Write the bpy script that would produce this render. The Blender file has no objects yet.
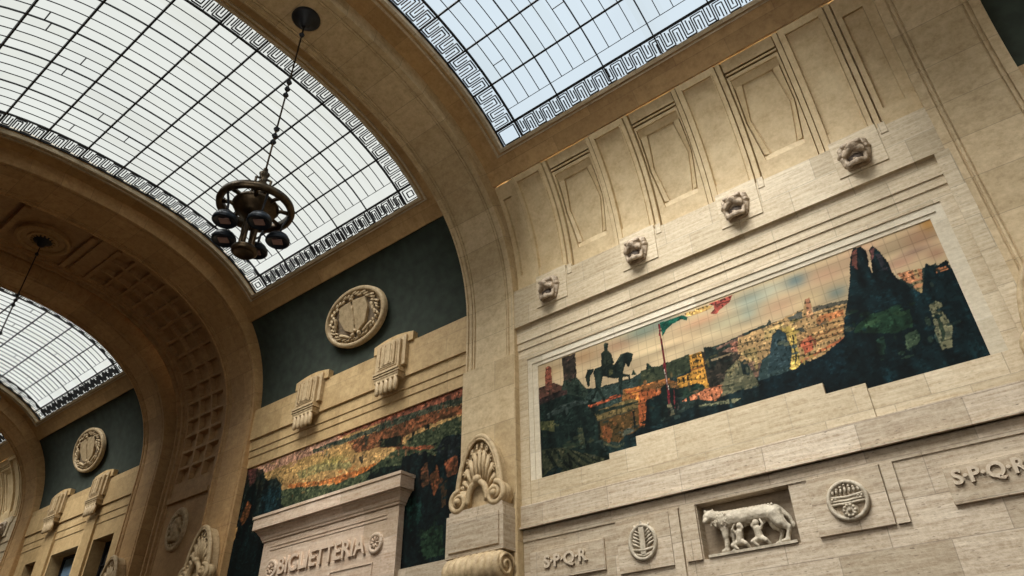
import bpy, bmesh, math, random
import numpy as np
from mathutils import Vector, Matrix, noise as mnoise
random.seed(7)
C = bpy.context.scene.collection
PI = math.pi

# ------------------------------------------------------------------ materials
def srgb(r, g, b):
    f = lambda c: (c/255/12.92) if c/255 <= .04045 else ((c/255+.055)/1.055)**2.4
    return (f(r), f(g), f(b), 1)
def nm(name):
    m = bpy.data.materials.new(name); m.use_nodes = True
    nt = m.node_tree; nt.nodes.clear()
    out = nt.nodes.new('ShaderNodeOutputMaterial')
    return m, nt, out
def N(nt, t, **kw):
    n = nt.nodes.new(t)
    for k, v in kw.items(): setattr(n, k, v)
    return n
def L(nt, a, b): nt.links.new(a, b)
def mixc(nt, fac, a, b, blend='MIX'):
    n = nt.nodes.new('ShaderNodeMix'); n.data_type = 'RGBA'; n.blend_type = blend
    if hasattr(fac, 'is_linked') or hasattr(fac, 'links'): L(nt, fac, n.inputs[0])
    else: n.inputs[0].default_value = fac
    for i, v in ((6, a), (7, b)):
        if isinstance(v, tuple): n.inputs[i].default_value = v
        else: L(nt, v, n.inputs[i])
    return n.outputs[2]
def ramp(nt, src, p0, c0, p1, c1):
    r = nt.nodes.new('ShaderNodeValToRGB'); e = r.color_ramp.elements
    e[0].position = p0; e[0].color = c0; e[1].position = p1; e[1].color = c1
    L(nt, src, r.inputs[0]); return r.outputs[0]
def stone(name, base, dark, block=(1.5, .62), mortar=.012, streak=(.5, 5.5), joint=.45, pores=.5, coord='UV', bump=.25, blockvar=.16, seed=0, rough=.62):
    m, nt, out = nm(name)
    b = N(nt, 'ShaderNodeBsdfPrincipled'); b.inputs['Roughness'].default_value = rough
    tc = N(nt, 'ShaderNodeTexCoord')
    mp = N(nt, 'ShaderNodeMapping'); mp.inputs['Location'].default_value = (seed*3.1, seed*1.7, seed)
    L(nt, tc.outputs[coord], mp.inputs[0]); V = mp.outputs[0]
    # travertine bedding: noise stretched along the bed
    ms = N(nt, 'ShaderNodeMapping'); ms.inputs['Scale'].default_value = (streak[0], streak[1], streak[1] if coord == 'Object' else 1)
    L(nt, V, ms.inputs[0])
    ns = N(nt, 'ShaderNodeTexNoise'); ns.inputs['Scale'].default_value = 2.2; ns.inputs['Detail'].default_value = 7; ns.inputs['Roughness'].default_value = .66
    L(nt, ms.outputs[0], ns.inputs[0])
    nl = N(nt, 'ShaderNodeTexNoise'); nl.inputs['Scale'].default_value = .55; nl.inputs['Detail'].default_value = 6; nl.inputs['Roughness'].default_value = .6
    L(nt, V, nl.inputs[0])
    nf = N(nt, 'ShaderNodeTexNoise'); nf.inputs['Scale'].default_value = 9; nf.inputs['Detail'].default_value = 5; nf.inputs['Roughness'].default_value = .75
    L(nt, V, nf.inputs[0])
    f1 = ramp(nt, ns.outputs[0], .34, (0, 0, 0, 1), .68, (1, 1, 1, 1))
    col = mixc(nt, f1, dark, base)
    light = tuple(min(1, c*1.18) for c in base[:3]) + (1,)
    f2 = ramp(nt, nl.outputs[0], .38, (0, 0, 0, 1), .66, (1, 1, 1, 1))
    stain = tuple(c*k for c, k in zip(base[:3], (.70, .62, .52))) + (1,)
    mf = N(nt, 'ShaderNodeMath', operation='MULTIPLY'); L(nt, f2, mf.inputs[0]); mf.inputs[1].default_value = .45
    col = mixc(nt, mf.outputs[0], col, stain)
    f3 = ramp(nt, nf.outputs[0], .40, (0, 0, 0, 1), .62, (1, 1, 1, 1))
    mg = N(nt, 'ShaderNodeMath', operation='MULTIPLY'); L(nt, f3, mg.inputs[0]); mg.inputs[1].default_value = .35
    col = mixc(nt, mg.outputs[0], col, light)
    hgt = None
    if pores:
        mpz = N(nt, 'ShaderNodeMapping'); mpz.inputs['Scale'].default_value = (7, 26, 26 if coord == 'Object' else 1)
        L(nt, V, mpz.inputs[0])
        npz = N(nt, 'ShaderNodeTexNoise'); npz.inputs['Scale'].default_value = 1.0; npz.inputs['Detail'].default_value = 3
        L(nt, mpz.outputs[0], npz.inputs[0])
        fp = ramp(nt, npz.outputs[0], .62, (0, 0, 0, 1), .72, (pores,)*3 + (1,))
        col = mixc(nt, fp, col, tuple(c*.45 for c in dark[:3]) + (1,))
    if block:
        br = N(nt, 'ShaderNodeTexBrick')
        br.inputs['Scale'].default_value = 1; br.inputs['Brick Width'].default_value = block[0]; br.inputs['Row Height'].default_value = block[1]
        br.inputs['Mortar Size'].default_value = mortar; br.inputs['Mortar Smooth'].default_value = .25; br.inputs['Bias'].default_value = 0
        br.inputs['Color1'].default_value = (1, 1, 1, 1)
        k = 1-blockvar*1.6
        br.inputs['Color2'].default_value = (k, k*.965, k*.89, 1)
        br.inputs['Mortar'].default_value = (1-joint, 1-joint*1.03, 1-joint*1.06, 1)
        L(nt, V, br.inputs[0])
        col = mixc(nt, 1.0, col, br.outputs[0], 'MULTIPLY')
    L(nt, col, b.inputs['Base Color'])
    bp = N(nt, 'ShaderNodeBump'); bp.inputs['Strength'].default_value = bump; bp.inputs['Distance'].default_value = .03
    L(nt, nf.outputs[0], bp.inputs['Height']); L(nt, bp.outputs[0], b.inputs['Normal'])
    L(nt, b.outputs[0], out.inputs[0])
    return m
def plain(name, col, rough=.5, metal=0, var=.25, scale=6, coord='Object', bump=.1):
    m, nt, out = nm(name)
    b = N(nt, 'ShaderNodeBsdfPrincipled'); b.inputs['Roughness'].default_value = rough; b.inputs['Metallic'].default_value = metal
    tc = N(nt, 'ShaderNodeTexCoord'); n = N(nt, 'ShaderNodeTexNoise'); n.inputs['Scale'].default_value = scale; n.inputs['Detail'].default_value = 6
    L(nt, tc.outputs[coord], n.inputs[0])
    lo = tuple(c*(1-var) for c in col[:3]) + (1,); hi = tuple(min(1, c*(1+var)) for c in col[:3]) + (1,)
    L(nt, ramp(nt, n.outputs[0], .35, lo, .65, hi), b.inputs['Base Color'])
    bp = N(nt, 'ShaderNodeBump'); bp.inputs['Strength'].default_value = bump; bp.inputs['Distance'].default_value = .02
    L(nt, n.outputs[0], bp.inputs['Height']); L(nt, bp.outputs[0], b.inputs['Normal'])
    L(nt, b.outputs[0], out.inputs[0]); return m
def glass(name, col, strength, through):
    # frosted skylight glazing: part clear, part glowing with scattered daylight; panes differ a little
    m, nt, out = nm(name)
    tc = N(nt, 'ShaderNodeTexCoord')
    n = N(nt, 'ShaderNodeTexNoise'); n.inputs['Scale'].default_value = .35; n.inputs['Detail'].default_value = 4
    L(nt, tc.outputs['UV'], n.inputs[0])
    br = N(nt, 'ShaderNodeTexBrick'); br.offset = 0
    for k, v in (('Scale', 1), ('Brick Width', .43), ('Row Height', 1.39), ('Mortar Size', 0), ('Bias', -.6)): br.inputs[k].default_value = v
    br.inputs['Color1'].default_value = (1, 1, 1, 1); br.inputs['Color2'].default_value = (.86, .84, .76, 1)
    L(nt, tc.outputs['UV'], br.inputs[0])
    c = ramp(nt, n.outputs[0], .35, tuple(x*.93 for x in col[:3]) + (1,), .65, col)
    c = mixc(nt, 1.0, c, br.outputs[0], 'MULTIPLY')
    e = N(nt, 'ShaderNodeEmission'); e.inputs['Strength'].default_value = strength; L(nt, c, e.inputs[0])
    t = N(nt, 'ShaderNodeBsdfTransparent'); t.inputs[0].default_value = (.95, .97, 1, 1)
    mx = N(nt, 'ShaderNodeMixShader'); mx.inputs[0].default_value = through
    L(nt, e.outputs[0], mx.inputs[1]); L(nt, t.outputs[0], mx.inputs[2]); L(nt, mx.outputs[0], out.inputs[0])
    return m
def painted(name):
    m, nt, out = nm(name)
    b = N(nt, 'ShaderNodeBsdfPrincipled'); b.inputs['Roughness'].default_value = .8; b.inputs['Specular IOR Level'].default_value = .12
    a = N(nt, 'ShaderNodeVertexColor'); a.layer_name = 'paint'
    L(nt, a.outputs[0], b.inputs['Base Color']); L(nt, b.outputs[0], out.inputs[0]); return m

TRAV = stone('travertine_warm', srgb(222, 208, 180), srgb(174, 152, 118), block=(1.45, .9), joint=.34, bump=.2)
TRAVL = stone('travertine_lower', srgb(222, 209, 188), srgb(158, 136, 110), block=(2.1, .86), joint=.42, streak=(.55, 7), pores=.8, bump=.35, blockvar=.2, seed=2)
SOFF = stone('limestone_vault', srgb(196, 162, 112), srgb(160, 126, 80), block=(3.1, 1.35), joint=.34, streak=(1.2, 1.2), pores=.12, blockvar=.16, seed=4)
RIB = stone('limestone_rib', srgb(216, 195, 156), srgb(176, 152, 114), block=(5.0, 1.15), joint=.36, streak=(1.2, 1.6), pores=.2, blockvar=.14, seed=5)
COVE = stone('plaster_cove', srgb(212, 191, 150), srgb(180, 155, 114), block=None, streak=(1.1, 1.1), pores=0, seed=6, bump=.12)
WALL2 = stone('limestone_wall_gold', srgb(210, 182, 134), srgb(172, 142, 96), block=(1.9, 2.2), joint=.3, streak=(1.5, 1.5), pores=.2, seed=8)
CARVE = stone('carved_limestone', srgb(206, 184, 146), srgb(148, 124, 88), block=None, coord='Object', streak=(2, 2), pores=.3, bump=.4, seed=3)
LIONM = stone('weathered_brown_stone', srgb(198, 180, 156), srgb(112, 96, 80), block=None, coord='Object', streak=(3, 3), pores=.6, bump=.5, seed=9)
KIOSK = stone('pale_pink_travertine', srgb(228, 210, 190), srgb(180, 148, 120), block=(1.9, 1.15), joint=.22, streak=(.7, 5), pores=.5, bump=.3, seed=11)
SHADE = stone('shaded_travertine', srgb(150, 134, 112), srgb(112, 96, 76), block=None, streak=(.6, 6), pores=.5, seed=12)  # travertine darkened, shade of sunk grounds put into the colour
RIBW = stone('limestone_rib_shaded', srgb(206, 170, 120), srgb(168, 130, 84), block=(5.0, 1.15), joint=.36, streak=(1.2, 1.6), pores=.2, blockvar=.14, seed=15)  # rib stone copy browned, warm shade of the far arches in its colour
SOUTH = stone('brown_south_wall', srgb(120, 94, 64), srgb(92, 70, 46), block=(1.5, .9), seed=16)
COFF = stone('coffered_limestone', srgb(188, 152, 106), srgb(150, 116, 74), block=None, streak=(1.2, 1.2), pores=.12, seed=17)  # vault stone darkened, the coffers' shade put into the colour
CARVEL = stone('carved_grey_travertine', srgb(204, 194, 174), srgb(132, 120, 102), block=None, coord='Object', streak=(2, 2), pores=.5, bump=.4, seed=19)
PALE = stone('pale_frame_marble', srgb(228, 219, 198), srgb(200, 188, 164), block=(2.6, 1.3), joint=.2, pores=.1, seed=20)
MOUTH = stone('mouth_shade_stone', srgb(88, 74, 62), srgb(56, 46, 38), block=None, coord='Object', seed=21)  # dark tone painted in for the shade inside the lion mouths
GREEN = plain('dark_green_felt', srgb(46, 55, 46), .95, 0, .22, 2.5, 'UV')
IRON = plain('dark_iron', srgb(30, 33, 38), .5, .3, .2)
BRONZE = plain('aged_bronze', srgb(74, 62, 46), .38, .85, .45, 5)
LAMPB = plain('blue_black_lamp_housing', srgb(26, 36, 46), .4, .3, .2)
LENS = plain('lamp_emitter_plate', srgb(150, 120, 112), .5, 0, .1)
CURT = plain('blue_window_blind', srgb(110, 140, 165), .6, 0, .25, 1.2)
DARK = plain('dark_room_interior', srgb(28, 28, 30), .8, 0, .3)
FLOORM = stone('floor_marble', srgb(72, 54, 38), srgb(54, 40, 28), block=(1.2, 1.2), joint=.3, rough=.3, seed=13)
GLASSW = glass('frosted_glass_warm', srgb(246, 245, 230), 1.22, .3)
GLASSB = glass('frosted_glass_blue', srgb(218, 233, 240), 1.3, .4)
PAINT = painted('mosaic_tesserae')

# ------------------------------------------------------------------ mesh helpers
class MB:
    def __init__(s): s.v = []; s.f = []; s.uv = []
    def quad(s, a, b, c, d, uv=None):
        n = len(s.v); s.v += [tuple(a), tuple(b), tuple(c), tuple(d)]; s.f.append((n, n+1, n+2, n+3)); s.uv.append(uv)
    def poly(s, pts, uv=None):
        n = len(s.v); s.v += [tuple(p) for p in pts]; s.f.append(tuple(range(n, n+len(pts)))); s.uv.append(uv)
    def box(s, x0, x1, y0, y1, z0, z1):
        if x0 > x1: x0, x1 = x1, x0
        if y0 > y1: y0, y1 = y1, y0
        if z0 > z1: z0, z1 = z1, z0
        n = len(s.v)
        s.v += [(x0, y0, z0), (x1, y0, z0), (x1, y1, z0), (x0, y1, z0), (x0, y0, z1), (x1, y0, z1), (x1, y1, z1), (x0, y1, z1)]
        for f in ((0, 3, 2, 1), (4, 5, 6, 7), (0, 1, 5, 4), (1, 2, 6, 5), (2, 3, 7, 6), (3, 0, 4, 7)): s.f.append(tuple(n+i for i in f)); s.uv.append(None)
    def prism(s, pts, y0, y1):      # outline in (x, z), from y0 (front) to y1 (back)
        k = len(pts); n = len(s.v)
        s.v += [(x, y0, z) for x, z in pts] + [(x, y1, z) for x, z in pts]
        s.f.append(tuple(n+i for i in range(k))); s.f.append(tuple(n+k+i for i in reversed(range(k)))); s.uv += [None, None]
        for i in range(k): s.f.append((n+i, n+k+i, n+k+(i+1) % k, n+(i+1) % k)); s.uv.append(None)
    def profile(s, prof, x0, x1):   # outline in (y, z) swept along x
        k = len(prof); n = len(s.v)
        s.v += [(x0, y, z) for y, z in prof] + [(x1, y, z) for y, z in prof]
        s.f.append(tuple(n+i for i in range(k))); s.f.append(tuple(n+k+i for i in reversed(range(k)))); s.uv += [None, None]
        for i in range(k): s.f.append((n+i, n+k+i, n+k+(i+1) % k, n+(i+1) % k)); s.uv.append(None)
    def tube(s, pts, r, n=8, closed=False, rs=None, sy=1.0):
        pts = [Vector(p) for p in pts]; k = len(pts); base = len(s.v); up = Vector((.13, .95, .31)).normalized()
        for i, p in enumerate(pts):
            if closed: d = pts[(i+1) % k]-pts[i-1]
            else: d = pts[min(i+1, k-1)]-pts[max(i-1, 0)]
            d.normalize(); a = d.cross(up)
            if a.length < 1e-3: a = d.cross(Vector((1, 0, 0)))
            a.normalize(); b = d.cross(a); rr = rs[i] if rs else r
            for j in range(n):
                t = 2*PI*j/n; q = p+a*math.cos(t)*rr+b*math.sin(t)*rr*sy; s.v.append(tuple(q))
        for i in range(k if closed else k-1):
            for j in range(n):
                i2 = (i+1) % k
                s.f.append((base+i*n+j, base+i*n+(j+1) % n, base+i2*n+(j+1) % n, base+i2*n+j)); s.uv.append(None)
        if not closed:
            s.f.append(tuple(base+j for j in reversed(range(n)))); s.f.append(tuple(base+(k-1)*n+j for j in range(n))); s.uv += [None, None]
    def lathe(s, prof, c=(0, 0, 0), n=32, axis='z', arc=2*PI):
        base = len(s.v); k = len(prof)
        for j in range(n):
            t = arc*j/n; ct, st = math.cos(t), math.sin(t)
            for r, h in prof:
                if axis == 'z': q = (c[0]+r*ct, c[1]+r*st, c[2]+h)
                elif axis == 'y': q = (c[0]+r*ct, c[1]+h, c[2]+r*st)
                else: q = (c[0]+h, c[1]+r*ct, c[2]+r*st)
                s.v.append(q)
        for j in range(n):
            j2 = (j+1) % n
            for i in range(k-1):
                s.f.append((base+j*k+i, base+j2*k+i, base+j2*k+i+1, base+j*k+i+1)); s.uv.append(None)
    def ball(s, c, r, sc=(1, 1, 1), n=12, m=8):
        base = len(s.v)
        for i in range(m+1):
            p = PI*i/m
            for j in range(n):
                t = 2*PI*j/n
                s.v.append((c[0]+r*sc[0]*math.sin(p)*math.cos(t), c[1]+r*sc[1]*math.sin(p)*math.sin(t), c[2]+r*sc[2]*math.cos(p)))
        for i in range(m):
            for j in range(n):
                s.f.append((base+i*n+j, base+(i+1)*n+j, base+(i+1)*n+(j+1) % n, base+i*n+(j+1) % n)); s.uv.append(None)
    def build(s, name, mat, parent=None, smooth=False, bevel=0, fix=True):
        me = bpy.data.meshes.new(name); me.from_pydata(s.v, [], s.f); me.update()
        ul = me.uv_layers.new(name='UVMap'); arr = np.zeros(len(me.loops)*2, dtype=np.float32)
        v = s.v
        for p, uv in zip(me.polygons, s.uv):
            ls = p.loop_start
            if uv is not None:
                for i in range(p.loop_total): arr[(ls+i)*2] = uv[i][0]; arr[(ls+i)*2+1] = uv[i][1]
            else:
                nn = p.normal; ax = 0 if abs(nn.x) > max(abs(nn.y), abs(nn.z)) else (1 if abs(nn.y) > abs(nn.z) else 2)
                for i in range(p.loop_total):
                    q = v[p.vertices[i]]
                    a, b = (q[1], q[2]) if ax == 0 else ((q[0], q[2]) if ax == 1 else (q[0], q[1]))
                    arr[(ls+i)*2] = a; arr[(ls+i)*2+1] = b
        ul.data.foreach_set('uv', arr)
        if fix:
            bm = bmesh.new(); bm.from_mesh(me); bmesh.ops.remove_doubles(bm, verts=bm.verts, dist=1e-5) if smooth else None
            bmesh.ops.recalc_face_normals(bm, faces=bm.faces); bm.to_mesh(me); bm.free()
        if smooth: me.polygons.foreach_set('use_smooth', [True]*len(me.polygons))
        me.materials.append(mat)
        o = bpy.data.objects.new(name, me); C.objects.link(o)
        if parent: o.parent = parent
        if bevel:
            bv = o.modifiers.new('bevel', 'BEVEL'); bv.width = bevel; bv.segments = 2; bv.limit_method = 'ANGLE'
        return o
def tag(o, label=None, cat=None, group=None, kind=None):
    if label: o['label'] = label
    if cat: o['category'] = cat
    if group: o['group'] = group
    if kind: o['kind'] = kind
    return o
def struct(o): o['kind'] = 'structure'; return o
def empty(name, loc, label, cat, group=None):
    o = bpy.data.objects.new(name, None); C.objects.link(o); o.location = loc; o.empty_display_size = .2
    return tag(o, label, cat, group)
def copy_tree(o, loc=None, label=None, group=None, parent=None):
    c = o.copy(); C.objects.link(c)
    if parent: c.parent = parent
    if loc: c.location = loc
    if label: c['label'] = label
    if group: c['group'] = group
    for ch in list(o.children): copy_tree(ch, parent=c)
    return c
def blob(name, caps, voxel, mat, parent=None, sc=None, smooth_it=6, rough=0.0, rs=(1, 1, 1), cut=None):
    # one continuous organic surface from tapered limbs: union of spheres, remeshed
    mb = MB()
    for c in caps:
        p0, r0, p1, r1 = c if len(c) == 4 else (c[0], c[1], c[0], c[1])
        p0 = Vector(p0); p1 = Vector(p1); d = (p1-p0).length; k = max(1, int(d/(min(r0, r1)*.45))) if d > 0 else 0
        for i in range(k+1):
            t = i/k if k else 0; p = p0.lerp(p1, t); mb.ball(p, r0*(1-t)+r1*t, rs, 10, 7)
    o = mb.build(name, mat, None, fix=False)
    m = o.modifiers.new('r', 'REMESH'); m.mode = 'VOXEL'; m.voxel_size = voxel
    sm = o.modifiers.new('s', 'SMOOTH'); sm.iterations = smooth_it; sm.factor = .5
    dg = bpy.context.evaluated_depsgraph_get(); dg.update()
    me = bpy.data.meshes.new_from_object(o.evaluated_get(dg)); me.name = name
    old = o.data; o.modifiers.clear(); o.data = me; bpy.data.meshes.remove(old)
    if rough:
        for v in me.vertices:
            n = mnoise.fractal(v.co*9, 1.0, 2.0, 3); v.co += v.normal*n*rough
    if cut is not None:               # flat back where the carving grows out of the wall
        bm = bmesh.new(); bm.from_mesh(me)
        bmesh.ops.bisect_plane(bm, geom=bm.verts[:]+bm.edges[:]+bm.faces[:], plane_co=(0, cut, 0), plane_no=(0, 1, 0), clear_outer=True)
        bmesh.ops.holes_fill(bm, edges=[e for e in bm.edges if e.is_boundary]); bm.to_mesh(me); bm.free()
    if sc: me.transform(Matrix.Diagonal((*sc, 1)))
    me.polygons.foreach_set('use_smooth', [True]*len(me.polygons))
    if not me.materials: me.materials.append(mat)
    if parent: o.parent = parent
    return o
def text_mesh(name, txt, size, depth, mat, parent, loc, bold=.0, width=None):
    cu = bpy.data.curves.new(name, 'FONT'); cu.body = txt; cu.size = size; cu.extrude = depth; cu.align_x = 'CENTER'; cu.align_y = 'BOTTOM'; cu.offset = bold; cu.bevel_depth = .002; cu.resolution_u = 4
    o = bpy.data.objects.new(name, cu); C.objects.link(o)
    dg = bpy.context.evaluated_depsgraph_get(); dg.update()
    me = bpy.data.meshes.new_from_object(o.evaluated_get(dg)); me.name = name
    xs = [v.co.x for v in me.vertices]; w = max(xs)-min(xs); cx = (max(xs)+min(xs))/2
    zs = [v.co.y for v in me.vertices]; h0 = min(zs); hh = max(zs)-h0
    for v in me.vertices:
        x, y, z = v.co
        v.co = ((x-cx)*((width/w) if width else 1), -z, (y-h0)*size/hh)
    C.objects.unlink(o); bpy.data.objects.remove(o)
    me.materials.clear(); me.materials.append(mat)
    q = bpy.data.objects.new(name, me); C.objects.link(q); q.location = loc
    if parent: q.parent = parent
    return q

# ------------------------------------------------------------------ the vault section
# hall: north wall at y = 16 (the one in view), axis of the vault at y = 6.85, skylights in every bay
YW, YC = 16.0, 6.85
FLOOR_Z = -1.6
class Prof:
    def __init__(s, a, z0, b, m, n=900):
        th = np.linspace(0, PI/2, n)
        Y = a*np.cos(th)**(2/m); Z = z0+b*np.sin(th)**(2/m); Y[-1] = 0
        Y = Y[::-1]; Z = Z[::-1]                     # apex first
        d = np.r_[0, np.cumsum(np.hypot(np.diff(Y), np.diff(Z)))]
        Y = np.r_[Y, a]; Z = np.r_[Z, z0-40]; d = np.r_[d, d[-1]+40]
        s.Y, s.Z, s.d = Y, Z, d; s.s0 = d[-2]; s.a = a
    def raw(s, t): return float(np.interp(t, s.d, s.Y)), float(np.interp(t, s.d, s.Z))
    def pt(s, t, off=0.0):                           # off > 0 is into the hall
        g = abs(t); y, z = s.raw(g)
        if off:
            y0, z0 = s.raw(max(0, g-.02)); y1, z1 = s.raw(g+.02)
            if g < .02: ny, nz = 0., -1.
            else:
                dy, dz = y1-y0, z1-z0; l = math.hypot(dy, dz); ny, nz = dz/l, -dy/l
            y += ny*off; z += nz*off
        return (YC+(y if t >= 0 else -y), z)
    def s_z(s, z): return float(np.interp(-z, -s.Z, s.d))
PV = Prof(9.15, 12.4, 7.6, 2.5)
PR = Prof(8.95, 12.4, 7.05, 2.35)
PC = Prof(9.5, 12.4, 7.72, 2.5)
S_EDGE, S_H2 = 7.57, 8.58          # skylight edge, foot of the plain band
S_FLOOR_V = PV.s_z(FLOOR_Z)
S_FLOOR_R = PR.s_z(FLOOR_Z)
S_FLOOR_C = PC.s_z(FLOOR_Z)
def lin(a, b, n): return [a+(b-a)*i/n for i in range(n+1)]
def edges(vals, e=.006):
    out = []
    for v in vals: out += [v-e, v+e]
    return out
def uniq(l):
    l = sorted(l); o = [l[0]]
    for v in l[1:]:
        if v-o[-1] > .002: o.append(v)
    return o
def hf(mb, P, xs, ss, off, hole=None):
    g = [[None]*len(ss) for _ in xs]
    base = len(mb.v); ns = len(ss)
    for i, x in enumerate(xs):
        for j, t in enumerate(ss):
            y, z = P.pt(t, off(x, t) if callable(off) else off); mb.v.append((x, y, z))
    for i in range(len(xs)-1):
        for j in range(ns-1):
            if hole and hole((xs[i]+xs[i+1])/2, (ss[j]+ss[j+1])/2): continue
            mb.f.append((base+i*ns+j, base+i*ns+j+1, base+(i+1)*ns+j+1, base+(i+1)*ns+j))
            mb.uv.append(((xs[i], ss[j]), (xs[i], ss[j+1]), (xs[i+1], ss[j+1]), (xs[i+1], ss[j])))
def section(mb, P, cs, ss):         # cross-section [(x, off)] swept round the arch
    ns = len(ss); base = len(mb.v); u = 0; us = []
    for i, (x, o) in enumerate(cs):
        if i: u += math.hypot(x-cs[i-1][0], o-cs[i-1][1])
        us.append(cs[0][0]+u)
        for t in ss:
            y, z = P.pt(t, o); mb.v.append((x, y, z))
    for i in range(len(cs)-1):
        for j in range(ns-1):
            mb.f.append((base+i*ns+j, base+i*ns+j+1, base+(i+1)*ns+j+1, base+(i+1)*ns+j))
            mb.uv.append(((us[i], ss[j]), (us[i], ss[j+1]), (us[i+1], ss[j+1]), (us[i+1], ss[j])))
S_ARC_R = uniq(lin(-PR.s0, PR.s0, 110) + [-S_FLOOR_R, S_FLOOR_R])
S_ARC_C = uniq(lin(-PC.s0, PC.s0, 110) + [-S_FLOOR_C, S_FLOOR_C])
def surfbar(mb, P, a, b, w, h, off):     # straight iron bar on the vault surface from a=(x,s) to b=(x,s)
    (x0, s0), (x1, s1) = a, b; n = max(1, int(abs(s1-s0)/.5))
    dx, ds = x1-x0, s1-s0; l = math.hypot(dx, ds); px, ps = -ds/l*w/2, dx/l*w/2
    base = len(mb.v)
    for i in range(n+1):
        t = i/n; x = x0+dx*t; s = s0+ds*t
        for (q, o) in ((1, off), (-1, off), (-1, off+h), (1, off+h)):
            y, z = P.pt(s+ps*q, o); mb.v.append((x+px*q, y, z))
    for i in range(n):
        for j in range(4):
            mb.f.append((base+i*4+j, base+i*4+(j+1) % 4, base+(i+1)*4+(j+1) % 4, base+(i+1)*4+j)); mb.uv.append(None)
    mb.f.append((base, base+1, base+2, base+3)); mb.f.append((base+n*4+3, base+n*4+2, base+n*4+1, base+n*4)); mb.uv += [None, None]
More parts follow.
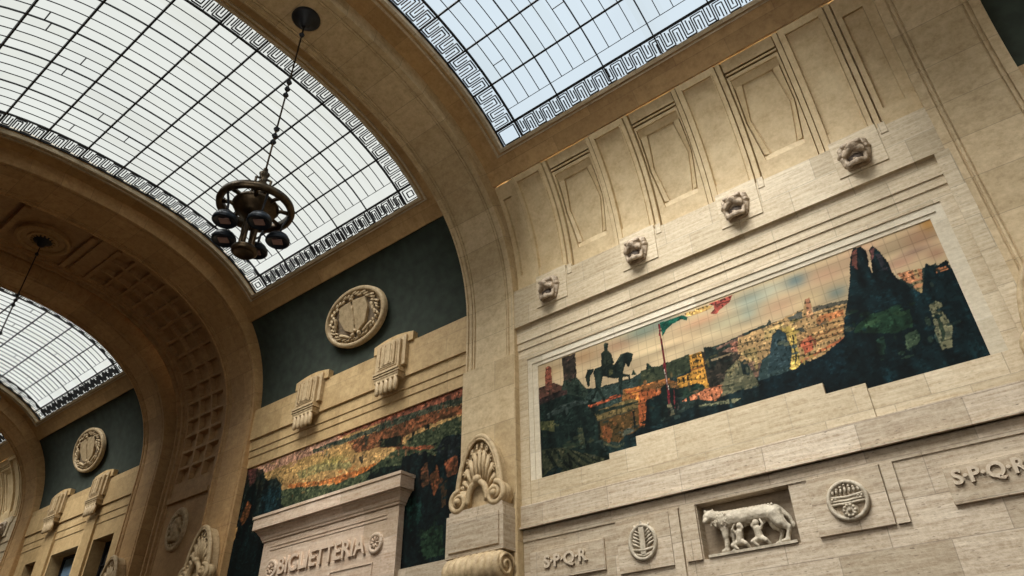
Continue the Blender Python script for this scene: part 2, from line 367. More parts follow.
CITY_SHAPES = [  # (colour, outline in centimetres from the lower left corner of the picture)
(52,60,54,[-31,251,81,243,219,219,380,211,530,220,698,238,916,223,1107,245,1147,-5,1129,-55,890,-26,321,3,-1,-20,-40,-11]),
(120,72,56,[0,282,23,284,57,282,89,263,86,216,-3,222]),
(165,88,62,[23,279,29,343,40,347,51,334,49,271]),
(88,62,52,[91,356,140,355,139,270,93,275]),
(58,66,54,[71,210,93,280,142,273,170,228,185,176]),
(66,80,72,[133,182,189,218,263,212,317,212,380,229,411,219,436,206,431,171,287,187,277,140]),
(45,58,45,[358,194,372,247,388,223,385,186]),
(45,58,45,[318,224,329,240,337,218]),
(52,64,50,[385,198,392,217,417,217,436,202,433,182]),
(78,78,52,[350,226,403,222,498,228,490,179,425,177,345,187]),
(124,92,74,[556,217,612,226,651,232,654,211,687,187,669,104,579,133,551,190]),
(172,108,82,[611,218,648,217,642,187,613,193]),
(60,62,52,[553,202,579,213,611,220,613,209,577,202,556,197]),
(192,152,94,[634,225,705,231,767,238,808,245,818,268,829,268,828,223,866,235,907,222,895,154,881,77,620,158]),
(98,98,86,[766,234,803,240,802,220,777,212]),
(212,130,70,[837,211,896,209,890,181,839,188]),
(206,172,100,[705,226,758,215,752,174,698,195]),
(100,92,76,[830,240,909,230,906,220,863,225,830,227]),
(80,76,66,[715,236,724,251,726,232]),
(200,132,92,[818,268,829,268,824,216,811,217]),
(90,84,70,[826,193,855,191,853,185,827,186]),
(90,84,70,[770,201,796,196,800,181,775,190]),
(176,112,48,[287,187,406,179,432,177,421,105,277,140]),
(214,128,48,[287,187,406,179,432,177,431,171,303,176]),
(156,98,46,[344,180,420,177,450,160,451,137,368,144,357,62,329,61]),
(70,52,42,[531,223,571,211,633,180,587,116,535,113,532,179]),
(46,52,46,[539,232,573,224,577,200,557,161,537,172]),
(150,130,95,[554,192,618,190,619,186,555,186]),
(220,152,46,[495,224,531,223,534,178,535,113,527,113,521,131,492,138,452,141,452,171,493,173]),
(60,44,34,[454,168,458,168,458,155,454,156]),
(60,44,34,[466,169,472,168,472,153,466,154]),
(60,44,34,[479,169,485,168,484,154,479,154]),
(90,60,34,[503,217,506,216,507,210,503,210]),
(90,60,34,[513,216,516,216,516,209,513,209]),
(90,60,34,[522,215,526,215,526,208,523,209]),
(90,60,34,[503,203,506,202,506,196,503,196]),
(90,60,34,[512,202,516,202,516,195,513,195]),
(90,60,34,[522,201,526,201,526,195,522,195]),
(90,60,34,[502,189,506,189,506,183,502,183]),
(90,60,34,[512,188,516,188,516,182,513,183]),
(90,60,34,[522,188,526,187,526,182,522,182]),
(90,60,34,[504,172,508,172,509,164,505,164]),
(90,60,34,[517,171,521,171,522,163,518,163]),
(168,90,44,[491,181,532,180,532,177,491,178]),
(208,120,74,[459,103,488,117,527,118,586,114,565,89,546,77,493,97]),
(104,100,72,[582,135,594,153,622,168,646,145,657,102,658,68,555,83,565,93]),
(150,138,92,[587,138,600,151,616,159,608,140,593,127]),
(176,148,88,[633,180,656,190,675,183,664,113,653,155]),
(62,80,80,[661,101,679,146,714,160,734,128,740,88,733,61,660,76]),
(50,60,58,[627,151,640,164,646,145,644,115,626,125]),
(206,166,66,[732,154,763,156,752,109,736,122]),
(30,44,38,[368,144,398,154,419,166,451,137,424,79,347,56]),
(48,66,50,[450,133,479,140,509,139,525,125,518,114,487,112,473,104,457,117]),
(34,46,40,[469,109,478,111,482,83,474,86]),
(192,146,86,[779,180,895,195,895,149,806,141,773,112,775,140]),
(150,100,56,[817,166,888,169,888,164,817,161]),
(150,100,56,[811,153,890,156,889,152,811,149]),
(204,112,62,[771,115,880,140,877,129,821,121,766,106]),
(208,174,78,[744,212,776,212,769,107,752,90,740,106,737,184]),
(70,66,48,[749,186,754,186,748,115,744,116]),
(70,66,48,[766,185,769,185,762,116,757,111]),
(206,98,62,[780,162,808,170,806,132,782,126]),
(56,76,82,[720,202,739,214,751,197,757,153,743,105,687,106]),
(34,50,54,[555,83,614,86,660,80,737,76,732,57,609,62,553,71]),
(28,46,50,[324,63,422,66,491,81,610,66,736,72,788,72,771,5,320,29]),
(92,40,46,[695,75,729,75,726,61,696,64]),
(134,134,98,[499,78,610,66,592,57,502,72]),
(150,44,50,[436,142,439,142,436,77,433,78]),
(16,38,46,[663,96,749,97,823,111,891,144,1039,62,1148,2,1139,-24,953,-23,646,16]),
(224,144,92,[1025,252,1054,249,1078,242,1064,203,1050,214,1039,223]),
(200,170,110,[1049,219,1070,214,1060,183,1052,195]),
(18,42,48,[888,177,923,260,946,337,958,357,975,356,983,337,978,298,980,273,987,318,991,338,1001,346,1011,323,1018,284,1021,245,1033,226,1044,203,1061,182,1074,222,1090,253,1102,236,1128,244,1133,217,1146,52,1111,-49,849,35]),
(140,76,64,[951,347,965,353,951,296,944,313]),
(120,70,66,[994,341,1004,339,992,310,985,311]),
(64,52,62,[999,322,1010,319,1013,267,1004,272]),
(196,124,74,[1100,230,1124,230,1124,221,1103,219]),
(44,74,50,[909,155,948,174,1002,170,1025,155,1020,112,976,112,926,131,900,141]),
(62,92,58,[933,157,954,166,981,161,968,149,939,146]),
(62,92,58,[989,158,1009,161,1018,146,1003,144]),
(140,138,100,[1063,150,1078,156,1087,146,1083,120,1089,86,1075,43,1054,41,1054,83,1063,128]),
(70,80,60,[1068,126,1074,124,1073,76,1062,54,1064,79]),
(76,94,68,[998,98,1022,103,1025,83,1002,54,992,68]),
(46,74,58,[940,109,957,111,952,61,936,56,935,83]),
(186,94,42,[288,185,402,154,397,124,364,125,346,67,323,65,326,127,311,164]),
(224,134,50,[312,173,336,170,336,135,319,148]),
(36,46,40,[-7,246,102,233,191,186,200,117,194,59,224,7,222,-10,74,57,-14,79]),
(76,46,42,[-7,246,63,250,103,248,102,233,4,227]),
(64,72,66,[25,190,83,204,154,197,158,186,87,183,30,174]),
(96,92,52,[1,172,52,163,50,127,0,148]),
(84,82,56,[131,117,147,115,152,51,127,58]),
(58,64,46,[75,80,129,80,138,60,79,63]),
(76,70,46,[0,85,75,73,223,3,228,-3,-1,-3]),
(34,36,28,[14,79,23,78,65,5,49,5]),
(34,36,28,[42,75,50,73,102,5,89,5]),
(34,36,28,[69,72,77,70,138,3,125,4]),
(34,36,28,[95,63,103,60,169,5,156,5]),
(34,36,28,[126,49,134,46,194,5,184,6]),
(24,38,38,[0,2,45,28,76,11,59,2,10,-3]),
(130,108,60,[187,149,310,155,333,143,330,121,200,119]),
(58,62,48,[173,167,187,149,333,142,332,137,196,137,177,156]),
(116,78,36,[200,117,330,119,322,60,278,50,257,42,195,63]),
(150,84,40,[208,101,234,100,239,60,210,64]),
(42,36,26,[197,118,205,116,202,61,195,63]),
(44,40,30,[310,118,317,118,314,67,308,64]),
(200,92,50,[171,175,278,179,282,170,178,166]),
(24,38,40,[322,58,388,60,386,47,320,43]),
(92,96,80,[260,70,295,74,313,61,278,55]),
(36,52,54,[276,55,321,56,317,5,270,10]),
(88,88,62,[209,57,251,33,276,37,273,30,250,26,213,47]),
(36,50,48,[213,47,250,26,274,29,273,10,226,6]),
(20,36,36,[356,136,400,141,388,56,341,62]),
(44,50,42,[223,283,269,274,297,271,294,228,264,229,229,249,205,244,196,269,204,282]),
(44,50,42,[202,283,178,286,170,268,175,231,183,233,187,263,196,271]),
(44,50,42,[269,271,291,298,314,299,334,285,326,266,315,249,308,254,307,267,296,245,276,247]),
(44,50,42,[200,259,229,249,216,209,231,172,220,175,207,210,193,190,186,192,203,218]),
(44,50,42,[279,237,295,234,282,184,288,174,277,178]),
(44,50,42,[293,237,314,226,316,204,310,203,307,222,292,227]),
(60,60,46,[226,282,229,322,242,329,239,348,247,355,256,347,253,327,264,309,270,278,250,269]),
(90,84,50,[250,267,264,264,259,244,248,245]),
(82,86,70,[290,296,300,298,284,280,277,278]),
(18,98,78,[427,352,498,349,512,337,507,328,492,338,466,335,442,324,431,308,427,325]),
(228,178,90,[502,352,569,352,587,342,566,336,529,337,509,343]),
(184,78,62,[573,353,645,354,634,336,608,325,590,315,574,324,589,333,588,344]),
(160,34,44,[421,350,426,348,425,202,419,204]),
(160,34,44,[421,265,427,262,423,101,417,102]),
(200,190,170,[420,207,422,207,424,146,422,146]),
(120,110,80,[412,104,425,105,430,73,418,71]),
]
VALLEY_SHAPES = [  # (colour, outline in centimetres from the lower left corner of the picture)
(166,92,62,[-154,536,535,553,1207,562,1246,563,1248,511,1056,517,782,535,538,538,-148,519]),
(206,150,116,[-80,542,197,549,589,552,613,526,500,508,74,507,-67,502]),
(88,88,66,[435,529,539,531,640,526,918,531,1121,524,1240,517,1241,491,1057,504,921,503,662,509,543,509,439,514]),
(146,84,46,[643,508,921,503,1057,504,1241,488,1242,457,1061,458,945,445,940,412,813,441,701,449]),
(62,56,36,[818,472,935,454,939,415,831,439]),
(70,56,40,[737,520,749,517,761,460,746,464]),
(80,60,44,[718,432,746,431,742,400,733,399]),
(60,50,38,[1044,463,1072,465,1070,437,1054,438]),
(60,50,38,[986,453,999,453,997,432,987,431]),
(208,116,40,[592,363,758,383,916,396,948,413,1063,426,1242,451,1242,429,1064,408,975,393,918,377,697,359,635,341]),
(200,116,50,[274,428,526,385,712,383,717,352,530,369,323,401]),
(150,120,66,[86,469,216,481,293,437,236,409,100,424]),
(88,94,62,[35,343,236,409,366,394,608,354,767,365,1008,440,1207,451,1251,445,1254,341,1138,348,1018,332,775,318,140,297,54,286]),
(160,146,84,[350,457,471,462,688,417,682,399,519,422,379,424]),
(26,38,32,[772,336,803,356,845,361,953,347,967,373,999,374,1033,340,1021,297,957,312,792,314]),
(176,92,52,[913,418,1090,381,1099,369,1059,373,914,410]),
(150,110,70,[919,408,927,405,930,383,924,384]),
(150,110,70,[958,398,967,395,969,373,963,375]),
(150,110,70,[1001,387,1009,385,1011,360,1005,361]),
(22,34,34,[950,377,1061,367,1109,338,1136,395,1180,395,1253,375,1266,-96,891,-47,936,282]),
(42,42,44,[1108,356,1133,386,1180,390,1213,374,1215,323,1184,317,1139,334]),
(150,80,46,[1148,312,1205,318,1207,260,1165,251]),
(136,72,36,[1084,272,1118,308,1133,239,1110,206]),
(110,62,36,[1036,305,1072,330,1085,249,1056,243]),
(96,58,34,[1137,238,1165,248,1162,169,1146,162]),
(46,64,42,[1052,108,1152,110,1157,21,1074,14]),
(30,58,50,[983,205,1027,229,1064,147,1008,105]),
(48,52,46,[-88,562,114,526,154,468,220,467,263,430,244,381,217,328,1,309]),
(90,64,50,[-80,542,63,542,117,515,81,484,-35,481]),
(18,32,32,[21,449,87,481,105,386,96,336,128,273,311,207,211,14,-49,46,10,294]),
(136,76,36,[14,337,47,409,78,384,72,334,42,310]),
(124,70,62,[-1,556,69,540,74,484,41,468]),
(66,56,40,[68,501,128,472,127,434,91,449]),
(30,54,60,[140,431,262,427,293,313,137,321]),
]
CITY_SKY = [(298,331,53,19,196,140,100),(170,333,49,23,210,160,106),(41,323,38,20,220,180,120),(369,345,64,25,108,136,122),(431,351,44,19,140,156,140),(383,278,62,24,222,196,146),(552,310,63,15,208,150,108),(511,279,73,15,224,190,140),(533,240,71,14,190,170,130),(692,322,59,26,136,160,150),(612,280,55,23,196,190,150),(809,327,30,19,92,134,146),(745,331,37,17,200,200,170),(676,285,27,23,160,176,156),(758,273,46,22,206,160,120),(883,315,48,24,220,168,128),(890,257,28,16,110,140,140),(830,259,39,21,226,196,140),(972,344,46,27,222,170,130),(1098,323,38,31,210,154,114),(1124,351,17,21,206,140,50),(1078,293,34,10,150,118,100),(1042,275,35,15,206,150,120),(1115,269,21,15,180,130,100)]
VALLEY_SKY = [(366,495,181,44,204,160,84),(715,495,159,41,206,150,74),(1022,507,95,31,200,140,70),(181,464,91,36,214,170,96),(555,450,79,21,150,150,66)]

# ------------------------------------------------------------------ bays and ribs
B0, B1, B2, B3, B4 = (2.65, 14.0), (-12.2, .55), (-26.85, -14.28), (-49.1, -36.5), (-64.0, -51.2)
BAYS = [B0, B1, B2, B3, B4]
MARG = .97

def rib(name, x0, x1, m=RIB, bead=.045):
    # band slightly proud of the vault, a fluted fillet along each edge
    d = -1.0
    cs = [(x0, d), (x0, bead), (x0+.07, bead), (x0+.075, 0), (x0+.22, 0), (x0+.225, -.05), (x0+.27, -.05), (x0+.275, 0), (x0+.33, 0), (x0+.335, -.05), (x0+.37, -.05), (x0+.375, -.02)]
    cs += [(x1-.375, -.02), (x1-.37, -.05), (x1-.335, -.05), (x1-.33, 0), (x1-.275, 0), (x1-.27, -.05), (x1-.225, -.05), (x1-.22, 0), (x1-.075, 0), (x1-.07, bead), (x1, bead), (x1, d)]
    mb = MB(); section(mb, PR, cs, S_ARC_R)
    return struct(mb.build(name, m, fix=False))
rib('trim_1', .66, 2.65, RIB, .0)
rib('trim_2', -14.28, -12.2)
mb = MB(); mb.box(-14.38, -12.23, 15.74, 16.1, FLOOR_Z, 10.95)
struct(mb.build('trim_7', RIB, bevel=.01))
rib('trim_5', -51.2, -49.1, RIBW)
rib('trim_3', -29.1, -26.85, RIBW)
rib('trim_4', -36.5, -34.5, RIBW)

# the wide arch: sunk central soffit with three rows of coffers, mouldings and a square rose panel
CX = -31.9
def wide_arch():
    xs = uniq([-34.5, -29.1] + edges([-34.3, -34.1, -34.0, -33.85, -33.72, -33.6, -30.2, -30.05, -29.95, -29.75, -29.6, -29.3]) +
              edges([-33.42, -32.52, -32.35, -31.45, -31.28, -30.38], .02))
    rows = []; t = PC.s_z(11.5); n = 0
    while t > 3.1: rows.append((t-.66, t)); t -= .83
    t_top = t+.17
    ss = []
    for a, b in rows: ss += edges([a, b], .02) + edges([-a, -b], .02)
    led = PC.s_z(10.75)
    ss += edges([led, led+.25, -led, -led-.25]) + edges([t_top-.25, t_top-.05, -t_top+.25, -t_top+.05, 1.75, 1.55, 1.3, -1.3, -1.55, -1.75])
    ss += lin(-PC.s0, PC.s0, 90) + [-S_FLOOR_C, S_FLOOR_C]
    ss = uniq(ss)
    def off(x, s):
        a = abs(s)
        if x < -34.12: return -.35
        if x > -29.3: return .30
        if x > -29.6: return .16
        if x < -34.0: return .24
        if x < -33.85 or x > -29.75: return .10
        if x < -33.72 or x > -29.95: return .16
        if x < -33.6 or x > -30.2+.0: return .04 if x < -33.6 or x > -30.05 else .0
        if a < 1.3: return -.04 if -33.3 < x < -30.5 else .0
        if 1.3 <= a <= 1.55: return .14
        if 1.55 < a <= 1.75: return -.10
        if t_top-.25 < a < t_top-.05: return .10
        if led < a < led+.25: return .12
        for p, q in rows:
            if p < a < q:
                for c in (-32.97, -31.9, -30.83):
                    if abs(x-c) < .45: return -.24
        return 0.0
    mb = MB(); hf(mb, PC, xs, ss, off)
    struct(mb.build('trim_6', COFF, fix=False))
wide_arch()
# ceiling rose on the soffit and the arms that frame it
def ceiling_rose(x, z, k, label):
    y, _ = YC, 0
    root = empty('ceiling_rose', (x, YC, z), label, 'ceiling rose')
    mb = MB()
    mb.lathe([(0, .12), (1.12*k, .12), (1.12*k, -.06), (1.0*k, -.1), (.9*k, -.06), (.88*k, 0), (.66*k, 0), (.62*k, -.08), (.52*k, -.08), (.48*k, -.02), (.3*k, -.02), (0, -.02)], n=48)
    mb.build('ring_moulding', SOFF, root, smooth=False)
    mb = MB()
    for i in range(16):
        a = 2*PI*i/16; mb.tube([(.3*k*math.cos(a), .3*k*math.sin(a), -.04), (.5*k*math.cos(a), .5*k*math.sin(a), -.05)], .05*k, 6)
    mb.build('petals', SOFF, root, smooth=True)
    return root

def vault_bay(xl, xr, cove=None):
    # plain band round the skylight, in the plane of the vault
    xa, xb = xl+MARG, xr-MARG
    xs = uniq([xl-.15, xl, xa, xb, xr, xr+.15]); ss = uniq(lin(-S_H2, S_H2, 80) + [-S_EDGE, S_EDGE])
    mb = MB(); hf(mb, PV, xs, ss, 0, hole=lambda x, s: xa < x < xb and abs(s) < S_EDGE)
    # lower lip of the band
    for q in (1, -1):
        hf(mb, PV, [xl-.1, xr+.1], uniq([q*(S_H2), q*(S_H2+.005)]), lambda x, s: 0 if abs(s) < S_H2+.002 else -.25)
    # reveal of the opening
    for q in (1, -1):
        y0, z0 = PV.pt(q*S_EDGE, 0); y1, z1 = PV.pt(q*S_EDGE, -.34)
        mb.quad((xa, y0, z0), (xb, y0, z0), (xb, y1, z1), (xa, y1, z1))
    for x in (xa, xb):
        sl = lin(-S_EDGE, S_EDGE, 80)
        for a, b in zip(sl, sl[1:]):
            p, q_, r, t = PV.pt(a, 0), PV.pt(b, 0), PV.pt(b, -.34), PV.pt(a, -.34)
            mb.quad((x, *p), (x, *q_), (x, *r), (x, *t))
    return mb
def skylight(idx, xl, xr, gm):
    xa, xb = xl+MARG, xr-MARG
    t = tag(bpy.data.objects.new('window_%d' % idx, None), kind='structure'); C.objects.link(t); t.location = ((xa+xb)/2, YC, 20)
    W = Vector(t.location)
    def fin(mb, name, mat):
        mb.v = [(v[0]-W.x, v[1]-W.y, v[2]-W.z) for v in mb.v]
        # keep the surface coordinates, shift only the vertices
        return mb.build(name, mat, t, fix=False)
    # stone fillet round the opening
    mb = MB()
    for q in (1, -1):
        surfbar(mb, PV, (xa-.08, q*(S_EDGE+.03)), (xb+.08, q*(S_EDGE+.03)), .12, .16, -.10)
    surfbar(mb, PV, (xa-.03, -S_EDGE), (xa-.03, S_EDGE), .12, .16, -.10)
    surfbar(mb, PV, (xb+.03, -S_EDGE), (xb+.03, S_EDGE), .12, .16, -.10)
    surfbar(mb, PV, (xa-.24, -S_EDGE-.2), (xa-.24, S_EDGE+.2), .07, .10, -.03)
    surfbar(mb, PV, (xb+.24, -S_EDGE-.2), (xb+.24, S_EDGE+.2), .07, .10, -.03)
    for q in (1, -1): surfbar(mb, PV, (xa-.24, q*(S_EDGE+.17)), (xb+.24, q*(S_EDGE+.17)), .05, .07, -.03)
    fin(mb, 'frame', TRAV)
    # glazing
    gx0, gx1 = xa+.86, xb-.86; cell = (gx1-gx0)/5; SG = 6.95; OFF = -.25
    mb = MB(); hf(mb, PV, uniq([xa, gx0, gx1, xb]), lin(-S_EDGE-.02, S_EDGE+.02, 90), OFF)
    fin(mb, 'glazing', gm)
    bars = MB()
    for i in range(6): surfbar(bars, PV, (gx0+cell*i, -S_EDGE+.03), (gx0+cell*i, S_EDGE-.03), .036 if i not in (0, 5) else .075, .05, OFF+.01)
    rowsz = [-SG+1.39*i for i in range(11)]
    for i, s in enumerate(rowsz): surfbar(bars, PV, (xa+.03, s), (xb-.03, s), .06 if 0 < i < 10 else .085, .06, OFF+.01)
    fin(bars, 'main_bars', IRON)
    thin = MB(); rnd = random.Random(idx*11+3)
    for c in range(5):
        for k in range(1, 4):
            x = gx0+cell*(c+k/4); surfbar(thin, PV, (x, -SG+.42), (x, SG-.42), .021, .03, OFF+.01)
        for s in rowsz[1:-2]:
            if rnd.random() < .42:
                k = rnd.randrange(4); sm = s+1.39*rnd.choice((.35, .5, .65))
                surfbar(thin, PV, (gx0+cell*(c+k/4), sm), (gx0+cell*(c+(k+1)/4), sm), .025, .04, OFF+.01)
    for s in (-SG+.42, SG-.42): surfbar(thin, PV, (gx0, s), (gx1, s), .021, .03, OFF+.01)
    fin(thin, 'thin_bars', IRON)
    # greek key border in iron
    key = MB(); w = .033
    def run(u0, u1, f, vlen):
        n = max(1, round((u1-u0)/.69)); p = (u1-u0)/n
        for i in range(n):
            b = u0+p*i
            # square wave with a second line nested inside it
            A = [(.02, .12), (.02, .88), (.50, .88), (.50, .12), (.98, .12)]
            Bq = [(.12, .0), (.12, .76), (.40, .76), (.40, .22)]
            D = [(.60, .78), (.60, .24), (.88, .24), (.88, .88)]
            E_ = [(.26, .12), (.26, .62)]; F_ = [(.74, .88), (.74, .38)]
            for path in (A, Bq, D, E_, F_):
                for (a, c), (a2, c2) in zip(path, path[1:]):
                    surfbar(key, PV, f(b+a*p, c*vlen), f(b+a2*p, c2*vlen), w, .045, OFF+.012)
    hb = S_EDGE-SG; hs = .86
    for qx, x0_ in ((-1, gx0), (1, gx1)):          # nested squares fill the corners
        for q in (1, -1):
            for k0 in ((.16, .34) if idx != 2 else (.12,)):
                a, b_ = x0_+qx*hs*k0, x0_+qx*hs*(1-k0); c, d = q*(SG+hb*k0), q*(SG+hb*(1-k0))
                for p0, p1 in (((a, c), (b_, c)), ((a, d), (b_, d)), ((a, c), (a, d)), ((b_, c), (b_, d))): surfbar(key, PV, p0, p1, w, .045, OFF+.012)
    for q in (1, -1): surfbar(key, PV, (xa+.03, q*(S_EDGE-.03)), (xb-.03, q*(S_EDGE-.03)), .05, .06, OFF+.012)
    for x in (xa+.03, xb-.03): surfbar(key, PV, (x, -S_EDGE), (x, S_EDGE), .05, .06, OFF+.012)
    run(gx0, gx1, lambda u, v: (u, SG+v), hb); run(gx0, gx1, lambda u, v: (u, -SG-v), hb)
    run(-SG, SG, lambda u, v: (gx0-v, u), hs); run(-SG, SG, lambda u, v: (gx1+v, u), hs)
    fin(key, 'greek_key_border', IRON)
for i, (b, g) in enumerate(zip(BAYS, (GLASSW, GLASSB, GLASSW, GLASSW, GLASSW))):
    mb = vault_bay(*b); struct(mb.build('ceiling' if i == 0 else 'ceiling.%03d' % i, SOFF, fix=False))
    skylight(i+1, b[0], b[1], g)

# ------------------------------------------------------------------ coves
S_LEDGE = PV.s_z(13.32)
def cove_panels(xl, xr, name):
    c = (xl+xr)/2 + .03
    pil = [c-4.83, c-1.63, c+1.57, c+4.77]; pil = [-10.72, -7.5, -4.33, -1.12] if abs(c+5.8) < 1 else pil
    hexc = [(pil[i]+pil[i+1])/2 for i in range(3)]
    Zs = PV.s_z
    fx = [xl-.12, xr+.12]
    feat = []
    for p in pil: feat += [p-.80, p+.80, p-.83, p+.83, p-.66, p-.62, p+.62, p+.66, p-.46, p+.46, p-.50, p+.50]
    rects = [(xl+.16, pil[0]-.98), (pil[3]+.98, xr-.16)]
    for a, b in rects: feat += [a, b]
    xs = uniq(fx + edges(feat) + lin(xl, xr, 210))
    st, sb = S_H2-.02, Zs(13.2)
    t1, t2 = Zs(17.05), Zs(13.6)           # pilaster fields
    h0, h1, h2 = Zs(16.72), Zs(15.45), Zs(14.1)
    g0, g1, g2 = Zs(16.5), Zs(15.5), Zs(14.3)
    r0, r1 = Zs(16.8), Zs(14.05)
    top1, top2 = Zs(16.95), Zs(16.82)
    ss = uniq([st, sb] + edges([S_H2+.05, top1+.045, top2-.045, t1-.04, t2+.04, t1, t2, r0, r1, top1, top2, h0, h2, g0, g2]) + lin(st, sb, 90))
    def hw(s, a, b, c_, w0, w1, w2):
        if s < a or s > c_: return -1
        return w0+(w1-w0)*(s-a)/(b-a) if s < b else w1+(w2-w1)*(s-b)/(c_-b)
    HW_ = .80
    def off(x, s):
        for p in pil:
            d = abs(x-p)
            if s < S_H2+.05: return -.30
            if .80 < d < .83: return -.22
            if d < .80:
                if d > .66: return .0
                if d > .63: return -.12
                if .46 < d < .50 and t1-.04 < s < t2+.04: return .09
                if d < .46 and t1 < s < t2 and not (s > t2-.42 and (x-p)**2+(s-(t2+.1))**2 < .42): return -.04
                return .05
        for a, b in rects:
            if a < x < b and r0 < s < r1: return -.20
        for hc in hexc:
            d = abs(x-hc)
            if d < HW_:
                if top1 < s < top1+.045 or top2-.045 < s < top2: return -.28
                return -.08
                o = hw(s, h0, h1, h2, .80, .86, .56); i = hw(s, g0, g1, g2, .50, .66, .42)
                if o < 0 or d >= o: return -.05
                if i < 0: 
                    # sloping top and bottom
                    if s < g0: k = (s-h0)/(g0-h0)
                    else: k = (h2-s)/(h2-g2)
                    return -.05-.20*max(0, min(1, k))
                k = 1 if d < i else max(0, (o-d)/(o-i))
                if s < g0+.001: k = min(k, 1)
                return -.05-.20*k + (.05 if d < i-.03 and g0+.03 < s < g2-.03 else 0)
        return -.08
    mb = MB()
    def hole(x, s): return any(abs(x-hc) < HW for hc in hexc) and H0 < s < H1
    H0, H1 = h0-.03, h2+.06; HW = .74
    xs = uniq(xs + [hc+q for hc in hexc for q in (-HW, HW)]); ss = uniq(ss + [H0, H1])
    hf(mb, PV, xs, ss, off, hole)
    hf(mb, PV, [xl-.1, xr+.1], lin(S_H2-.4, Zs(12.9), 24), -.5)  # unseen backing sheet, added to block light leaking through the cove
    # coffin shaped sunk panels with bevelled sides
    for hc in hexc:
        rows = uniq([H0, h0-.012, h0+.012] + [g0-.015, g0+.015] + lin(g0+.015, g2-.015, 26) + [g2+.015, h2-.012, h2+.012, h1, g1, H1]); base = len(mb.v)
        for s in rows:
            sc_ = min(max(s, h0), h2); o = hw(sc_, h0, h1, h2, .69, .72, .54)
            sg = min(max(s, g0), g2); i = hw(sg, g0, g1, g2, .46, .60, .39)
            if s <= h0 or s >= h2: dg = de = di = dn = -.08
            elif s < g0 or s > g2: dg = de = di = dn = (-.12 if (s < h0+.02 or s > h2-.02) else -.17)
            else: de, di, dn, dg = -.12, -.17, -.21, -.245
            for x, d in ((hc-HW, -.08), (hc-o-.012, -.08), (hc-o, dg), (hc-o+.022, dg), (hc-o+.034, de), (hc-i-.012, di), (hc-i, dg), (hc-i+.03, dg), (hc-i+.04, dn), (hc+i-.04, dn), (hc+i-.03, dg), (hc+i, dg), (hc+i+.012, di), (hc+o-.034, de), (hc+o-.022, dg), (hc+o, dg), (hc+o+.012, -.08), (hc+HW, -.08)):
                y, z = PV.pt(s, d); mb.v.append((x, y, z))
        for j in range(len(rows)-1):
            for c_ in range(17):
                a = base+j*18+c_; mb.f.append((a, a+18, a+19, a+1)); u = [(mb.v[q][0], rows[j] if q in (a, a+1) else rows[j+1]) for q in (a, a+18, a+19, a+1)]; mb.uv.append(u)
    return struct(mb.build(name, COVE, fix=False))
cove_panels(*B1, 'ceiling.005')
cove_panels(*B4, 'ceiling.006')
def cove_green(xl, xr, name):
    mb = MB(); hf(mb, PV, [xl-.1, xr+.1], lin(S_H2-.02, PV.s_z(13.1), 40), -.10)
    return struct(mb.build(name, GREEN, fix=False))
for i, b in enumerate((B0, B2, B3)): cove_green(*b, 'ceiling.%03d' % (7+i))
for i, b in enumerate(BAYS):   # the far (south) side of the vault, out of view
    mb = MB(); hf(mb, PV, [b[0]-.1, b[1]+.1], [-s for s in lin(S_H2-.02, S_FLOOR_V, 60)], -.05)
    struct(mb.build('wall_south' if i == 0 else 'wall_south.%03d' % i, SOUTH, fix=False))

# ------------------------------------------------------------------ north wall, built course by course
def courses(mb, xl, xr, rows):      # rows: (z top, z bottom, how far it stands out of the wall plane)
    for zt, zb, o in rows:
        mb.box(xl-.12, xr+.12, YW-o, YW+.35, zb, zt)
# bay with the city mosaic
mb = MB()
courses(mb, *B1, [(13.32, 11.88, .22), (11.88, 11.33, .10), (11.33, 11.08, .065)])
mb.box(.42, .74, YW-.215, YW+.3, 5.55, 11.885)
struct(mb.build('wall_north', TRAV))
mb = MB()
MX0, MX1, MZ0, MZ1 = -11.51, -.19, 6.79, 10.38
mb.box(B1[0]-.12, -11.87, YW-.03, YW+.35, 6.10, 11.08); mb.box(.13, B1[1]+.12, YW-.03, YW+.35, 6.10, 11.08)
mb.box(-11.87, .13, YW-.03, YW+.35, 10.70, 11.08)
mb.box(-11.87, .13, YW, YW+.35, 6.10, MZ0)
struct(mb.build('wall_north.001', TRAV)); mb = MB()
mb.box(-11.87, .13, YW, YW+.35, 10.50, 10.70); mb.box(-11.87, -11.7, YW, YW+.35, MZ0, 10.5); mb.box(-.03, .13, YW, YW+.35, MZ0, 10.5)
mb.box(-11.7, -.03, YW+.03, YW+.35, MZ1, 10.50); mb.box(-11.7, MX0, YW+.03, YW+.35, MZ0, MZ1); mb.box(MX1, -.03, YW+.03, YW+.35, MZ0, MZ1)
struct(mb.build('wall_north.011', PALE))
mb = MB()      # stepped sill that rises into the picture
mb.prism([(-9.2, 6.1), (-2.59, 6.1), (-2.59, 6.91), (-3.46, 6.91), (-3.46, 7.19), (-8.35, 7.19), (-8.35, 6.93), (-9.2, 6.93)], YW-.05, YW+.25)
struct(mb.build('wall_north.002', TRAV))
mb = MB()
courses(mb, *B1, [(6.10, 5.45, .08), (5.45, 5.13, .0)])
mb.profile([(YW-.16, 5.45), (YW-.16, 5.50), (YW-.05, 5.53), (YW+.1, 5.53), (YW+.1, 5.45)], B1[0]-.1, B1[1]+.1)
struct(mb.build('wall_north.003', TRAVL))
mb = MB()      # wall below the string course, with the sunk field for the wolf
xl, xr = B1[0]-.12, B1[1]+.12; yb = YW+.03
for a, b, z0, z1 in ((xl, -7.01, 3.88, 5.13), (-4.78, xr, 3.88, 5.13), (xl, xr, FLOOR_Z, 3.88)): mb.box(a, b, yb, yb+.6, z0, z1)
mb.box(-7.01, -4.78, yb+.32, yb+.6, 3.88, 5.13)
